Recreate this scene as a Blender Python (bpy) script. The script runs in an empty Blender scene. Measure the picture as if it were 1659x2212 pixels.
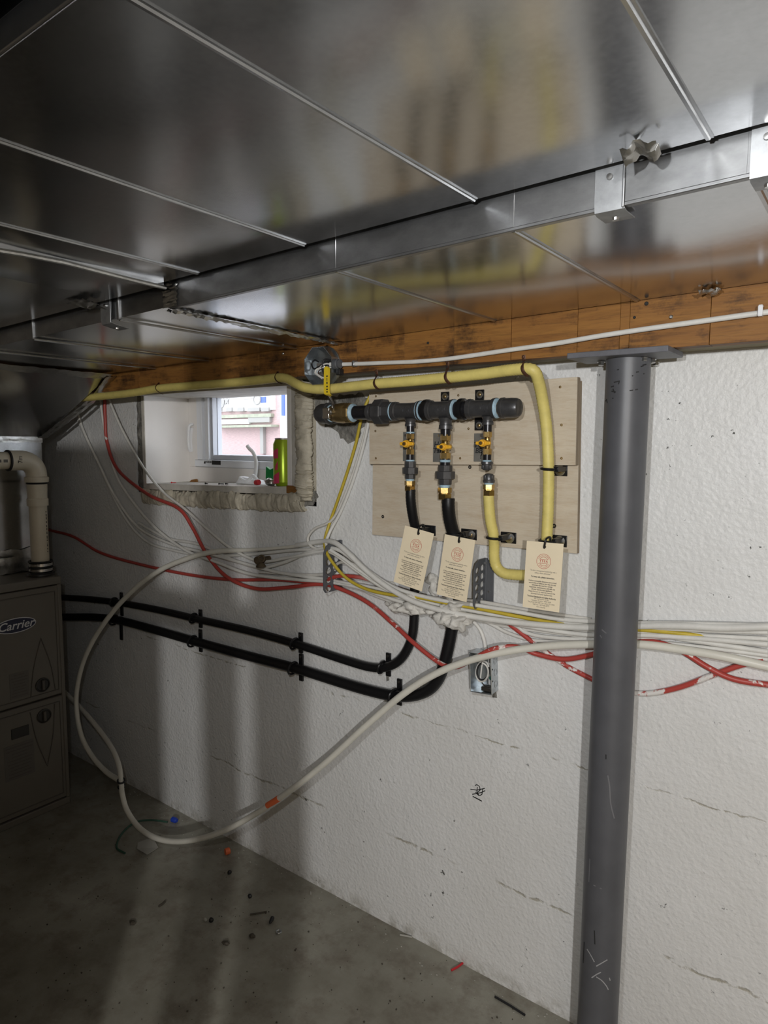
import bpy, bmesh, math, random
from mathutils import Vector, Matrix, noise
random.seed(7)
PI = math.pi
SC = bpy.context.scene
COL = SC.collection

# ------------------------------------------------------------------ camera
CAM = Vector((0, 0, 1.41)); FPX = 1450.0; CX, CY = 829.5, 1106.0
yaw, pitch, roll = math.radians(37.0), math.radians(5.75), math.radians(0.3)
FW = Vector((-math.sin(yaw)*math.cos(pitch), math.cos(yaw)*math.cos(pitch), -math.sin(pitch)))
RT = Vector((math.cos(yaw), math.sin(yaw), 0)); UP = RT.cross(FW)
RT, UP = RT*math.cos(roll)+UP*math.sin(roll), UP*math.cos(roll)-RT*math.sin(roll)
cd = bpy.data.cameras.new('camera'); cam = bpy.data.objects.new('camera', cd); COL.objects.link(cam)
m = Matrix.Identity(4)
for i in range(3):
    m[i][0], m[i][1], m[i][2], m[i][3] = RT[i], UP[i], -FW[i], CAM[i]
cam.matrix_world = m
cd.sensor_fit = 'VERTICAL'; cd.sensor_height = 36.0; cd.lens = 36.0*FPX/2212.0
cd.clip_start = 0.02; cd.clip_end = 100
SC.camera = cam

# ------------------------------------------------------------------ light
SC.view_settings.view_transform = 'Standard'; SC.view_settings.look = 'None'
SC.view_settings.gamma = 1.0; SC.view_settings.use_curve_mapping = False
SC.view_settings.exposure = 0.0
wd = bpy.data.worlds.new('world'); SC.world = wd; wd.use_nodes = True
bg = wd.node_tree.nodes['Background']; bg.inputs[0].default_value = (0.86, 0.92, 1.0, 1); bg.inputs[1].default_value = 4.0
def lamp(name, loc, power, size, col=(1, 0.985, 0.965)):
    l = bpy.data.lights.new(name, 'POINT'); l.energy = power; l.shadow_soft_size = size; l.color = col
    o = bpy.data.objects.new(name, l); COL.objects.link(o); o.location = loc; return o
LAMP_A = (1.20, -1.72, 1.66); LAMP_B = (-0.19, 0.0, 1.60)   # work lamp behind, flash beside the camera
lamp('work_lamp', LAMP_A, 180, 0.04)
fl_ = bpy.data.lights.new('flash_light', 'SPOT'); fl_.energy = 26; fl_.shadow_soft_size = 0.012; fl_.color = (0.97, 0.985, 1.0)
fl_.spot_size = math.radians(112); fl_.spot_blend = 1.0
fo_ = bpy.data.objects.new('flash_light', fl_); COL.objects.link(fo_); fo_.location = LAMP_B
fo_.rotation_euler = (Vector((-0.62, 1.49, 1.22))-Vector(LAMP_B)).to_track_quat('-Z', 'Y').to_euler()

# ------------------------------------------------------------------ helpers
def ray(px, py): return FW + RT*((px-CX)/FPX) - UP*((py-CY)/FPX)
def PY(px, py, Y):                     # point of the photograph on the plane at distance Y from the camera wall-wards
    d = ray(px, py); return CAM + d*(Y/d.y)
def PX(px, py, X):
    d = ray(px, py); return CAM + d*(X/d.x)
def PZ(px, py, Z):
    d = ray(px, py); return CAM + d*((Z-CAM.z)/d.z)
WY = 1.49

class MB:
    def __init__(s): s.v = []; s.f = []
    def add(s, vs, fs):
        b = len(s.v); s.v += [Vector(v) for v in vs]; s.f += [tuple(b+i for i in f) for f in fs]; return s
    def box(s, a, b, M=None):
        x0, y0, z0 = a; x1, y1, z1 = b
        vs = [Vector(p) for p in ((x0,y0,z0),(x1,y0,z0),(x1,y1,z0),(x0,y1,z0),(x0,y0,z1),(x1,y0,z1),(x1,y1,z1),(x0,y1,z1))]
        if M: vs = [M @ v for v in vs]
        return s.add(vs, [(0,3,2,1),(4,5,6,7),(0,1,5,4),(1,2,6,5),(2,3,7,6),(3,0,4,7)])
    def hexa(s, b4, t4):               # bottom quad + top quad
        return s.add(list(b4)+list(t4), [(0,3,2,1),(4,5,6,7),(0,1,5,4),(1,2,6,5),(2,3,7,6),(3,0,4,7)])
    def tube(s, pts, r, n=8, closed=False, flat=1.0):
        pts = [Vector(p) for p in pts]; N = len(pts)
        R = r if isinstance(r, (list, tuple)) else [r]*N
        T = []
        for i in range(N):
            a = pts[(i-1) % N] if (closed or i > 0) else pts[i]
            b = pts[(i+1) % N] if (closed or i < N-1) else pts[i]
            t = (b-a); T.append(t.normalized() if t.length > 1e-9 else Vector((0,0,1)))
        ref = Vector((0,1,0)) if abs(T[0].y) < 0.9 else Vector((1,0,0))
        u = (ref - T[0]*ref.dot(T[0])).normalized()
        vs = []; fs = []
        for i in range(N):
            u = (u - T[i]*u.dot(T[i]))
            u = u.normalized() if u.length > 1e-6 else T[i].orthogonal().normalized()
            w = T[i].cross(u)
            for k in range(n):
                a = 2*PI*k/n
                vs.append(pts[i] + (u*math.cos(a)*flat + w*math.sin(a))*R[i])
        M = N if closed else N-1
        for i in range(M):
            for k in range(n):
                a = i*n+k; b = i*n+(k+1) % n; c = ((i+1) % N)*n+(k+1) % n; d = ((i+1) % N)*n+k
                fs.append((a, b, c, d))
        if not closed:
            fs.append(tuple(reversed(range(n)))); fs.append(tuple((N-1)*n+k for k in range(n)))
        return s.add(vs, fs)
    def lathe(s, p0, ax, prof, n=20, ph=0.0, cap=True):
        p0 = Vector(p0); ax = Vector(ax).normalized(); u = ax.orthogonal().normalized(); w = ax.cross(u)
        vs = []; fs = []
        for (t, r) in prof:
            for k in range(n):
                a = 2*PI*k/n+ph
                vs.append(p0 + ax*t + (u*math.cos(a)+w*math.sin(a))*r)
        for i in range(len(prof)-1):
            for k in range(n):
                fs.append((i*n+k, i*n+(k+1) % n, (i+1)*n+(k+1) % n, (i+1)*n+k))
        if cap:
            fs.append(tuple(reversed(range(n)))); fs.append(tuple((len(prof)-1)*n+k for k in range(n)))
        return s.add(vs, fs)
    def prism(s, poly, off):
        n = len(poly); off = Vector(off); vs = [Vector(p) for p in poly] + [Vector(p)+off for p in poly]
        fs = [tuple(reversed(range(n))), tuple(range(n, 2*n))] + [(i, (i+1) % n, n+(i+1) % n, n+i) for i in range(n)]
        return s.add(vs, fs)
    def ring(s, c, ax, R, r, n=24, k=8):
        c = Vector(c); ax = Vector(ax).normalized(); u = ax.orthogonal().normalized(); w = ax.cross(u)
        return s.tube([c+(u*math.cos(2*PI*i/n)+w*math.sin(2*PI*i/n))*R for i in range(n)], r, k, True)
    def ball(s, c, rad, n=14, m_=9, amp=0.0, fr=20.0, seed=0.0):
        c = Vector(c); rad = Vector(rad) if not isinstance(rad, float) else Vector((rad,)*3)
        vs = []; fs = []
        for i in range(m_+1):
            th = PI*i/m_
            for k in range(n):
                a = 2*PI*k/n
                d = Vector((math.sin(th)*math.cos(a), math.sin(th)*math.sin(a), math.cos(th)))
                p = Vector((d.x*rad.x, d.y*rad.y, d.z*rad.z))
                if amp: p *= 1+amp*noise.fractal(c*7+p*fr+Vector((seed, seed, 0)), 1.0, 2.0, 3)
                vs.append(c+p)
        for i in range(m_):
            for k in range(n):
                fs.append((i*n+k, (i+1)*n+k, (i+1)*n+(k+1) % n, i*n+(k+1) % n))
        return s.add(vs, fs)

def cr(pts, per=6):                    # smooth curve through points
    P = [Vector(p) for p in pts]
    if len(P) < 3: return P
    P = [P[0]*2-P[1]] + P + [P[-1]*2-P[-2]]; out = []
    for i in range(1, len(P)-2):
        a, b, c, d = P[i-1:i+3]
        for k in range(per):
            t = k/per
            out.append(0.5*((2*b)+(c-a)*t+(2*a-5*b+4*c-d)*t*t+(3*b-a-3*c+d)*t**3))
    out.append(P[-2]); return out

WL = {}
def wl(o): return WL.get(o.name, Vector((0,0,0)))
def link_mesh(name, me, mat, parent=None, c=None):
    o = bpy.data.objects.new(name, me); COL.objects.link(o)
    if mat is not None: me.materials.append(mat)
    if c is None:
        xs = [v.co for v in me.vertices]
        c = Vector(((min(v.x for v in xs)+max(v.x for v in xs))/2, (min(v.y for v in xs)+max(v.y for v in xs))/2, min(v.z for v in xs)))
    me.transform(Matrix.Translation(-c))
    if parent: o.parent = parent; o.location = c - wl(parent)
    else: o.location = c
    WL[o.name] = Vector(c); return o
def obj(name, mb, mat, parent=None, smooth=35, bevel=0.0, seg=2):
    me = bpy.data.meshes.new(name); me.from_pydata([tuple(v) for v in mb.v], [], mb.f); me.validate()
    bm = bmesh.new(); bm.from_mesh(me); bmesh.ops.recalc_face_normals(bm, faces=bm.faces); bm.to_mesh(me); bm.free()
    if smooth: me.shade_smooth(); me.set_sharp_from_angle(angle=math.radians(smooth))
    o = link_mesh(name, me, mat, parent)
    if bevel:
        b = o.modifiers.new('bevel', 'BEVEL'); b.width = bevel; b.segments = seg; b.limit_method = 'ANGLE'; b.harden_normals = False
    return o
def tag(o, label, cat, group=None):
    o['label'] = label; o['category'] = cat
    if group: o['group'] = group
    return o
def struct(o, label=None, cat=None):
    o['kind'] = 'structure'
    if label: o['label'] = label
    if cat: o['category'] = cat
    return o
def thing(name, label, cat, loc, group=None):
    o = bpy.data.objects.new(name, None); COL.objects.link(o); o.location = loc; o.empty_display_size = 0.02
    WL[o.name] = Vector(loc); return tag(o, label, cat, group)

def frame(org, ex, ey):                # local (x, y, normal) -> world
    ex = Vector(ex).normalized(); ey = Vector(ey); ey = (ey-ex*ey.dot(ex)).normalized(); ez = ex.cross(ey)
    M = Matrix.Identity(4)
    for i in range(3): M[i][0], M[i][1], M[i][2], M[i][3] = ex[i], ey[i], ez[i], org[i]
    return M
def curve_mesh(cu, M):
    o = bpy.data.objects.new('tmp', cu); COL.objects.link(o)
    dg = bpy.context.evaluated_depsgraph_get(); me = bpy.data.meshes.new_from_object(o.evaluated_get(dg))
    bpy.data.objects.remove(o); bpy.data.curves.remove(cu); me.materials.clear(); me.transform(M); return me
def text_mesh(s, size, M, align='CENTER', shear=0.0, ext=0.00008, bold=0.0, sx=1.0, ls=1.0, width=0.0):
    cu = bpy.data.curves.new('t', 'FONT'); cu.body = s; cu.size = size; cu.align_x = align; cu.align_y = 'CENTER'
    cu.shear = shear; cu.extrude = ext; cu.offset = bold; cu.resolution_u = 3; cu.space_line = ls
    me = curve_mesh(cu, Matrix.Identity(4)); me.transform(M @ Matrix.Diagonal((sx, 1, 1, 1))); return me
def text(name, s, size, M, mat, parent, **k):
    return link_mesh(name, text_mesh(s, size, M, **k), mat, parent)
def merge_meshes(name, meshes, mat, parent):
    bm = bmesh.new()
    for q in meshes: bm.from_mesh(q); bpy.data.meshes.remove(q)
    me = bpy.data.meshes.new(name); bm.to_mesh(me); bm.free(); return link_mesh(name, me, mat, parent)
def holed_plate(name, outer, holes, th, M, mat, parent, bev=0.0):
    cu = bpy.data.curves.new('p', 'CURVE'); cu.dimensions = '2D'; cu.fill_mode = 'BOTH'; cu.extrude = th/2; cu.bevel_depth = bev
    def sp(pts):
        q = cu.splines.new('POLY'); q.points.add(len(pts)-1); q.use_cyclic_u = True
        for i, p in enumerate(pts): q.points[i].co = (p[0], p[1], 0, 1)
    sp(outer)
    for (x, y, rx, ry) in holes: sp([(x+rx*math.cos(2*PI*i/16), y+ry*math.sin(2*PI*i/16)) for i in range(16)])
    return link_mesh(name, curve_mesh(cu, M), mat, parent)

# ------------------------------------------------------------------ materials
def mat(name, col, rough=0.5, metal=0.0, var=0.0, vs=8.0, bump=0.0, bs=60.0, stretch=(1,1,1), col2=None, spec=0.5, dist=0.002, trans=0.0, emit=0.0, rvar=0.0):
    M = bpy.data.materials.new(name); M.use_nodes = True; nt = M.node_tree; p = nt.nodes['Principled BSDF']
    p.inputs['Base Color'].default_value = (*col, 1); p.inputs['Roughness'].default_value = rough; p.inputs['Metallic'].default_value = metal
    p.inputs['Specular IOR Level'].default_value = spec
    if trans: p.inputs['Transmission Weight'].default_value = trans
    if emit: p.inputs['Emission Color'].default_value = (*col, 1); p.inputs['Emission Strength'].default_value = emit
    tc = nt.nodes.new('ShaderNodeNewGeometry'); mp = nt.nodes.new('ShaderNodeMapping'); mp.inputs['Scale'].default_value = stretch
    nt.links.new(tc.outputs['Position'], mp.inputs['Vector'])
    if var or col2 or rvar:
        nz = nt.nodes.new('ShaderNodeTexNoise'); nz.inputs['Scale'].default_value = vs; nz.inputs['Detail'].default_value = 6; nz.inputs['Roughness'].default_value = 0.65
        nt.links.new(mp.outputs[0], nz.inputs['Vector'])
        rp = nt.nodes.new('ShaderNodeValToRGB'); rp.color_ramp.elements[0].position = 0.32; rp.color_ramp.elements[1].position = 0.68
        c2 = col2 if col2 else tuple(c*(1-var) for c in col)
        rp.color_ramp.elements[0].color = (*c2, 1); rp.color_ramp.elements[1].color = (*col, 1)
        nt.links.new(nz.outputs['Fac'], rp.inputs['Fac']); nt.links.new(rp.outputs['Color'], p.inputs['Base Color'])
        if rvar:
            mr = nt.nodes.new('ShaderNodeMapRange'); mr.inputs['To Min'].default_value = rough-rvar; mr.inputs['To Max'].default_value = rough+rvar
            nt.links.new(nz.outputs['Fac'], mr.inputs['Value']); nt.links.new(mr.outputs[0], p.inputs['Roughness'])
    if bump:
        nb = nt.nodes.new('ShaderNodeTexNoise'); nb.inputs['Scale'].default_value = bs; nb.inputs['Detail'].default_value = 4
        nt.links.new(mp.outputs[0], nb.inputs['Vector'])
        b = nt.nodes.new('ShaderNodeBump'); b.inputs['Strength'].default_value = bump; b.inputs['Distance'].default_value = dist
        nt.links.new(nb.outputs['Fac'], b.inputs['Height']); nt.links.new(b.outputs[0], p.inputs['Normal'])
    return M

class NT:                               # tiny node graph helper
    def __init__(s, M): s.t = M.node_tree; s.p = s.t.nodes['Principled BSDF']
    def n(s, typ, **k):
        x = s.t.nodes.new(typ)
        for a, b in k.items():
            if a.startswith('i_'): x.inputs[a[2:].replace('_', ' ')].default_value = b
            else: setattr(x, a, b)
        return x
    def l(s, a, b): s.t.links.new(a, b)
    def math(s, op, a, b=None, c=None):
        x = s.t.nodes.new('ShaderNodeMath'); x.operation = op
        for i, q in enumerate((a, b, c)):
            if q is None: continue
            if isinstance(q, (int, float)): x.inputs[i].default_value = q
            else: s.t.links.new(q, x.inputs[i])
        return x.outputs[0]
    def noise(s, vec, scale, detail=4, rough=0.55):
        x = s.t.nodes.new('ShaderNodeTexNoise'); x.inputs['Scale'].default_value = scale; x.inputs['Detail'].default_value = detail; x.inputs['Roughness'].default_value = rough
        s.t.links.new(vec, x.inputs['Vector']); return x.outputs['Fac']
    def ramp(s, f, a, b):
        x = s.t.nodes.new('ShaderNodeMapRange'); x.inputs['From Min'].default_value = a; x.inputs['From Max'].default_value = b; x.clamp = True
        s.t.links.new(f, x.inputs['Value']); return x.outputs[0]
    def mix(s, f, a, b):
        x = s.t.nodes.new('ShaderNodeMix'); x.data_type = 'RGBA'
        for i, q in ((0, f), (6, a), (7, b)):
            if isinstance(q, (tuple, list)): x.inputs[i].default_value = (*q, 1) if len(q) == 3 else q
            elif isinstance(q, (int, float)): x.inputs[i].default_value = q
            else: s.t.links.new(q, x.inputs[i])
        return x.outputs[2]

def wall_material():
    M = bpy.data.materials.new('painted_concrete'); M.use_nodes = True; g = NT(M)
    pos = g.n('ShaderNodeNewGeometry').outputs['Position']
    sp = g.n('ShaderNodeSeparateXYZ'); g.l(pos, sp.inputs[0]); X, Z = sp.outputs['X'], sp.outputs['Z']
    nbig = g.noise(pos, 3.0, 5); nmid = g.noise(pos, 34.0, 5); nfine = g.noise(pos, 120.0, 3, 0.5); nchip = g.noise(pos, 48.0, 5, 0.7)
    # board-marked joints in the concrete, broken and wavering
    wob = g.math('MULTIPLY', g.math('SUBTRACT', g.noise(pos, 7.0, 6, 0.7), 0.5), 0.045)
    crack = None
    for z0, wdt, lo in ((0.277, 0.0028, 0.42), (0.657, 0.0018, 0.47), (1.02, 0.0012, 0.58)):
        d = g.math('ABSOLUTE', g.math('ADD', g.math('SUBTRACT', Z, z0), wob))
        on = g.math('MULTIPLY', g.ramp(g.noise(pos, 5.0+z0*3, 3), lo, lo+0.1), g.ramp(g.noise(pos, 45.0, 3), 0.38, 0.55))
        c = g.math('MULTIPLY', g.math('SUBTRACT', 1.0, g.ramp(d, wdt*0.5, wdt*1.6)), on)
        crack = c if crack is None else g.math('MAXIMUM', crack, c)
    chips = g.math('MULTIPLY', g.ramp(nchip, 0.665, 0.69), g.ramp(nbig, 0.45, 0.55))
    low = g.math('MULTIPLY', g.math('SUBTRACT', 1.0, g.ramp(Z, 0.0, 0.05)), g.ramp(g.noise(pos, 18.0, 5, 0.7), 0.42, 0.6))
    base = g.mix(g.ramp(nbig, 0.3, 0.7), (0.69, 0.69, 0.675), (0.75, 0.755, 0.75))
    base = g.mix(crack, base, (0.44, 0.42, 0.36))
    base = g.mix(chips, base, (0.08, 0.08, 0.075))
    base = g.mix(g.math('MULTIPLY', low, 0.7), base, (0.30, 0.28, 0.23))
    # bare concrete showing left of and below the window
    g.l(base, g.p.inputs['Base Color']); g.p.inputs['Roughness'].default_value = 0.42; g.p.inputs['Specular IOR Level'].default_value = 0.35
    h = g.math('ADD', g.math('MULTIPLY', nmid, 1.0), g.math('MULTIPLY', nfine, 0.95))
    vor = g.n('ShaderNodeTexVoronoi', feature='SMOOTH_F1'); vor.inputs['Scale'].default_value = 95.0; g.l(pos, vor.inputs['Vector'])
    h = g.math('ADD', h, g.math('MULTIPLY', vor.outputs['Distance'], 0.55))
    h = g.math('SUBTRACT', h, g.math('MULTIPLY', crack, 0.9)); h = g.math('ADD', h, g.math('MULTIPLY', nbig, 2.0))
    b = g.n('ShaderNodeBump'); b.inputs['Strength'].default_value = 0.5; b.inputs['Distance'].default_value = 0.0042
    g.l(h, b.inputs['Height']); g.l(b.outputs[0], g.p.inputs['Normal'])
    return M
def floor_material():
    M = bpy.data.materials.new('concrete_floor'); M.use_nodes = True; g = NT(M)
    pos = g.n('ShaderNodeNewGeometry').outputs['Position']
    a = g.noise(pos, 2.2, 6, 0.65); b_ = g.noise(pos, 11.0, 6, 0.7); c = g.noise(pos, 90.0, 4, 0.7); d = g.noise(pos, 38.0, 5, 0.75)
    base = g.mix(g.ramp(a, 0.32, 0.68), (0.165, 0.152, 0.115), (0.37, 0.36, 0.305))
    base = g.mix(g.math('MULTIPLY', g.ramp(b_, 0.48, 0.68), 0.6), base, (0.13, 0.10, 0.075))
    base = g.mix(g.ramp(d, 0.69, 0.73), base, (0.045, 0.04, 0.035))
    base = g.mix(g.math('MULTIPLY', g.ramp(c, 0.68, 0.74), 0.6), base, (0.5, 0.49, 0.45))
    g.l(base, g.p.inputs['Base Color'])
    mr = g.n('ShaderNodeMapRange'); mr.inputs['To Min'].default_value = 0.38; mr.inputs['To Max'].default_value = 0.62; g.l(b_, mr.inputs['Value']); g.l(mr.outputs[0], g.p.inputs['Roughness'])
    b = g.n('ShaderNodeBump'); b.inputs['Strength'].default_value = 0.35; b.inputs['Distance'].default_value = 0.003
    g.l(g.math('ADD', b_, g.math('MULTIPLY', c, 0.4)), b.inputs['Height']); g.l(b.outputs[0], g.p.inputs['Normal'])
    return M
def galv_material(name, lo, hi, rough, wav=0.25):
    M = bpy.data.materials.new(name); M.use_nodes = True; g = NT(M)
    pos = g.n('ShaderNodeNewGeometry').outputs['Position']
    sp = g.noise(pos, 130.0, 3, 0.6); bl = g.noise(pos, 5.0, 5, 0.6)
    f = g.math('ADD', g.math('MULTIPLY', sp, 0.35), g.math('MULTIPLY', bl, 0.65))
    g.l(g.mix(g.ramp(f, 0.35, 0.65), lo, hi), g.p.inputs['Base Color']); g.p.inputs['Metallic'].default_value = 1.0
    mr = g.n('ShaderNodeMapRange'); mr.inputs['To Min'].default_value = rough-0.05; mr.inputs['To Max'].default_value = rough+0.07; g.l(f, mr.inputs['Value']); g.l(mr.outputs[0], g.p.inputs['Roughness'])
    b = g.n('ShaderNodeBump'); b.inputs['Strength'].default_value = wav; b.inputs['Distance'].default_value = 0.004
    g.l(g.math('ADD', g.noise(pos, 4.0, 2), g.math('MULTIPLY', g.noise(pos, 16.0, 2), 0.12)), b.inputs['Height']); g.l(b.outputs[0], g.p.inputs['Normal'])
    return M
def wood_material(name, c1, c2, c3, sx=1.5, rough=0.6, stain=0.5, grain=60):
    M = bpy.data.materials.new(name); M.use_nodes = True; g = NT(M)
    pos = g.n('ShaderNodeNewGeometry').outputs['Position']; oi = g.n('ShaderNodeObjectInfo')
    mp = g.n('ShaderNodeMapping'); mp.inputs['Scale'].default_value = (sx, 14, 14); g.l(pos, mp.inputs[0])
    cmb = g.n('ShaderNodeCombineXYZ'); g.l(g.math('MULTIPLY', oi.outputs['Random'], 30.0), cmb.inputs[1]); g.l(cmb.outputs[0], mp.inputs['Location'])
    v = mp.outputs[0]
    gr = g.noise(v, 3.0, 6, 0.7); fine = g.noise(v, grain/4, 3); st = g.noise(pos, 9.0, 6, 0.72)
    base = g.mix(g.ramp(gr, 0.35, 0.65), c1, c2)
    base = g.mix(g.math('MULTIPLY', g.ramp(fine, 0.5, 0.75), 0.35), base, c3)
    base = g.mix(g.math('MULTIPLY', g.ramp(g.math('ADD', g.math('MULTIPLY', st, 0.6), g.math('MULTIPLY', gr, 0.4)), 0.50, 0.62), stain), base, c3)
    g.l(base, g.p.inputs['Base Color']); g.p.inputs['Roughness'].default_value = rough; g.p.inputs['Specular IOR Level'].default_value = 0.3
    b = g.n('ShaderNodeBump'); b.inputs['Strength'].default_value = 0.25; b.inputs['Distance'].default_value = 0.002; g.l(fine, b.inputs['Height']); g.l(b.outputs[0], g.p.inputs['Normal'])
    return M
def chipped_material(name, c1, c2, lo, hi, scale=14.0, rough=0.4, xa=-1.2, xb=-1.0):   # one coat of paint worn through to another
    M = bpy.data.materials.new(name); M.use_nodes = True; g = NT(M)
    pos = g.n('ShaderNodeNewGeometry').outputs['Position']
    sp = g.n('ShaderNodeSeparateXYZ'); g.l(pos, sp.inputs[0])
    f = g.math('MULTIPLY', g.ramp(g.noise(pos, scale, 6, 0.65), lo, hi), g.ramp(sp.outputs['X'], xa, xb)); g.l(g.mix(f, c1, c2), g.p.inputs['Base Color']); g.p.inputs['Roughness'].default_value = rough
    return M
m_wall = wall_material(); m_floor = floor_material()
m_galv = galv_material('galvanised_sheet', (0.50, 0.51, 0.52), (0.62, 0.63, 0.645), 0.17, 0.18)
m_galv2 = galv_material('galvanised_sheet_bright', (0.40, 0.41, 0.42), (0.54, 0.55, 0.56), 0.32)
m_foil = mat('foil_tape', (0.72, 0.72, 0.70), 0.3, 1.0, 0.35, 30, 0.6, 45)
m_cleat = mat('slip_cleat_metal', (0.50, 0.51, 0.52), 0.26, 1.0, 0.2, 30)
m_strap = mat('worn_strap_zinc', (0.40, 0.41, 0.42), 0.46, 0.85, 0.3, 40)
m_side = mat('worn_galvanised_side', (0.42, 0.425, 0.43), 0.40, 0.97, 0.4, 10, 0.04, 60, (1, 1, 2))
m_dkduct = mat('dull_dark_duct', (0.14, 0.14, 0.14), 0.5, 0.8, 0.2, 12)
m_steelbox = mat('zinc_box_metal', (0.58, 0.62, 0.65), 0.28, 0.95, 0.35, 40)
m_beam = wood_material('old_fir_beam', (0.31, 0.145, 0.036), (0.215, 0.092, 0.025), (0.035, 0.018, 0.010), 1.2, 0.55, 0.92)
m_sill = mat('pale_sill_wood', (0.30, 0.25, 0.14), 0.7, 0, 0.4, 12, 0.3, 40)
m_ply = wood_material('plywood', (0.62, 0.545, 0.43), (0.54, 0.465, 0.36), (0.46, 0.33, 0.20), 2.0, 0.65, 0.28, 90)
m_plyedge = mat('plywood_edge', (0.40, 0.31, 0.21), 0.8, 0, 0.5, 30, 0.3, 80, (0.3, 8, 0.3))
m_post = mat('grey_painted_steel', (0.098, 0.100, 0.110), 0.42, 0.0, 0.22, 9, 0.12, 30)
m_post_edge = mat('grey_plate_paint', (0.15, 0.152, 0.17), 0.45, 0, 0.35, 18, 0.1, 30)
m_zinc = mat('zinc_bolt', (0.75, 0.75, 0.74), 0.3, 1.0, 0.2, 60)
m_iron = mat('black_malleable_iron', (0.10, 0.10, 0.104), 0.34, 0.5, 0.35, 40, 0.25, 160, dist=0.001)
m_pipe = mat('black_steel_pipe', (0.022, 0.022, 0.026), 0.25, 0.3, 0.3, 30)
m_brass = mat('brass', (0.70, 0.50, 0.20), 0.26, 1.0, 0.25, 40, 0.1, 90)
m_brass_d = mat('dull_brass', (0.47, 0.34, 0.16), 0.36, 0.9, 0.35, 60, 0.15, 90)
m_dope = mat('pale_blue_sealant', (0.44, 0.62, 0.74), 0.55, 0, 0.35, 90, 0.4, 120)
m_vhandle = mat('orange_yellow_handle', (0.85, 0.45, 0.03), 0.4, 0, 0.1, 30)
m_lever = mat('yellow_lever_sleeve', (0.82, 0.60, 0.03), 0.4, 0, 0.08, 40)
m_ss = mat('stainless', (0.72, 0.71, 0.69), 0.25, 1.0)
m_yhose = mat('yellow_hose_jacket', (0.76, 0.64, 0.20), 0.5, 0, 0.18, 30, 0.15, 120)
m_bhose = mat('black_hose_jacket', (0.008, 0.008, 0.009), 0.42, 0, 0, 8, 0.15, 110, spec=0.35)
m_black = mat('black_coated_clamp', (0.010, 0.010, 0.011), 0.3, 0, 0, spec=0.4)
m_rubber = mat('black_rubber', (0.012, 0.012, 0.013), 0.55)
m_ink = mat('black_ink', (0.02, 0.02, 0.02), 0.7)
m_inkg = mat('grey_ink', (0.10, 0.085, 0.075), 0.7)
m_redink = mat('red_print', (0.50, 0.07, 0.05), 0.7)
m_tag = mat('cream_card', (0.85, 0.735, 0.53), 0.75, 0, 0.06, 20)
m_white = mat('white_cable_jacket', (0.74, 0.73, 0.69), 0.42, 0, 0.14, 25)
m_white2 = mat('painted_over_cable', (0.70, 0.68, 0.63), 0.5, 0, 0.22, 18, 0.3, 90)
m_pex = mat('white_plastic_tube', (0.74, 0.72, 0.64), 0.38, 0, 0.12, 14)
m_yel = mat('yellow_cable_jacket', (0.58, 0.44, 0.045), 0.45, 0, 0.2, 30)
m_red = mat('red_tube', (0.43, 0.06, 0.048), 0.42, 0, 0.22, 25)
m_redw = chipped_material('red_tube_flaked_white', (0.44, 0.062, 0.05), (0.74, 0.72, 0.69), 0.50, 0.53, 13.0)
m_redw2 = chipped_material('red_tube_some_white', (0.43, 0.06, 0.048), (0.74, 0.71, 0.68), 0.585, 0.61, 16.0)
m_orange = mat('orange_paint', (0.80, 0.17, 0.06), 0.6)
m_stack = mat('dark_grey_plastic', (0.10, 0.105, 0.115), 0.5, 0, 0.15, 30)
m_foam = mat('cream_spray_foam', (0.60, 0.55, 0.44), 0.7, 0, 0.28, 14, 0.8, 42, dist=0.006)
m_wfoam = mat('white_spray_foam', (0.72, 0.70, 0.65), 0.6, 0, 0.3, 26, 0.8, 70, dist=0.004)
m_rough = mat('broken_grey_concrete', (0.30, 0.29, 0.26), 0.85, 0, 0.65, 22, 1.0, 45, dist=0.012)
m_jamb = mat('white_jamb_paint', (0.86, 0.83, 0.80), 0.55, 0, 0.06, 6)
m_liner = mat('raw_jamb_edge', (0.66, 0.63, 0.57), 0.7, 0, 0.25, 16)
m_vinyl = mat('white_vinyl', (0.80, 0.82, 0.86), 0.35)
m_vgrey = mat('grey_vinyl', (0.58, 0.60, 0.65), 0.4)  # grey vinyl for the gasket and sash rail
m_plast = mat('white_plastic', (0.80, 0.81, 0.83), 0.35)
m_can = mat('lime_green_can', (0.40, 0.55, 0.03), 0.28, 0.45, 0.08, 10)
m_pink = mat('pink_print', (0.75, 0.06, 0.16), 0.35, 0.2)
m_alu = mat('aluminium', (0.75, 0.75, 0.75), 0.3, 1.0)
m_green = mat('green_plastic', (0.01, 0.28, 0.07), 0.4)
m_redcap = mat('red_plastic', (0.55, 0.02, 0.03), 0.4)
m_furn = mat('taupe_furnace_enamel', (0.155, 0.14, 0.115), 0.45, 0, 0.08, 12)
m_furn2 = mat('dark_recess_enamel', (0.10, 0.09, 0.075), 0.5)
m_knob = mat('dark_knob', (0.03, 0.027, 0.023), 0.4)
m_decal = mat('faded_furnace_decal', (0.125, 0.115, 0.10), 0.6)
m_navy = mat('navy_badge', (0.010, 0.012, 0.045), 0.35)
m_silver = mat('silver_badge', (0.62, 0.62, 0.63), 0.35, 0.3)
m_pvc = mat('cream_pvc', (0.66, 0.60, 0.47), 0.38, 0, 0.08, 15)
m_copper = mat('rusty_strap', (0.12, 0.055, 0.03), 0.55, 0.4, 0.4, 80)
m_bronze = mat('old_bronze', (0.16, 0.12, 0.075), 0.5, 0.5, 0.5, 60)
m_label = mat('dull_metal_plate', (0.33, 0.33, 0.31), 0.42, 0.6, 0.3, 25)
m_blue = mat('blue_plastic', (0.02, 0.06, 0.45), 0.4)
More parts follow.
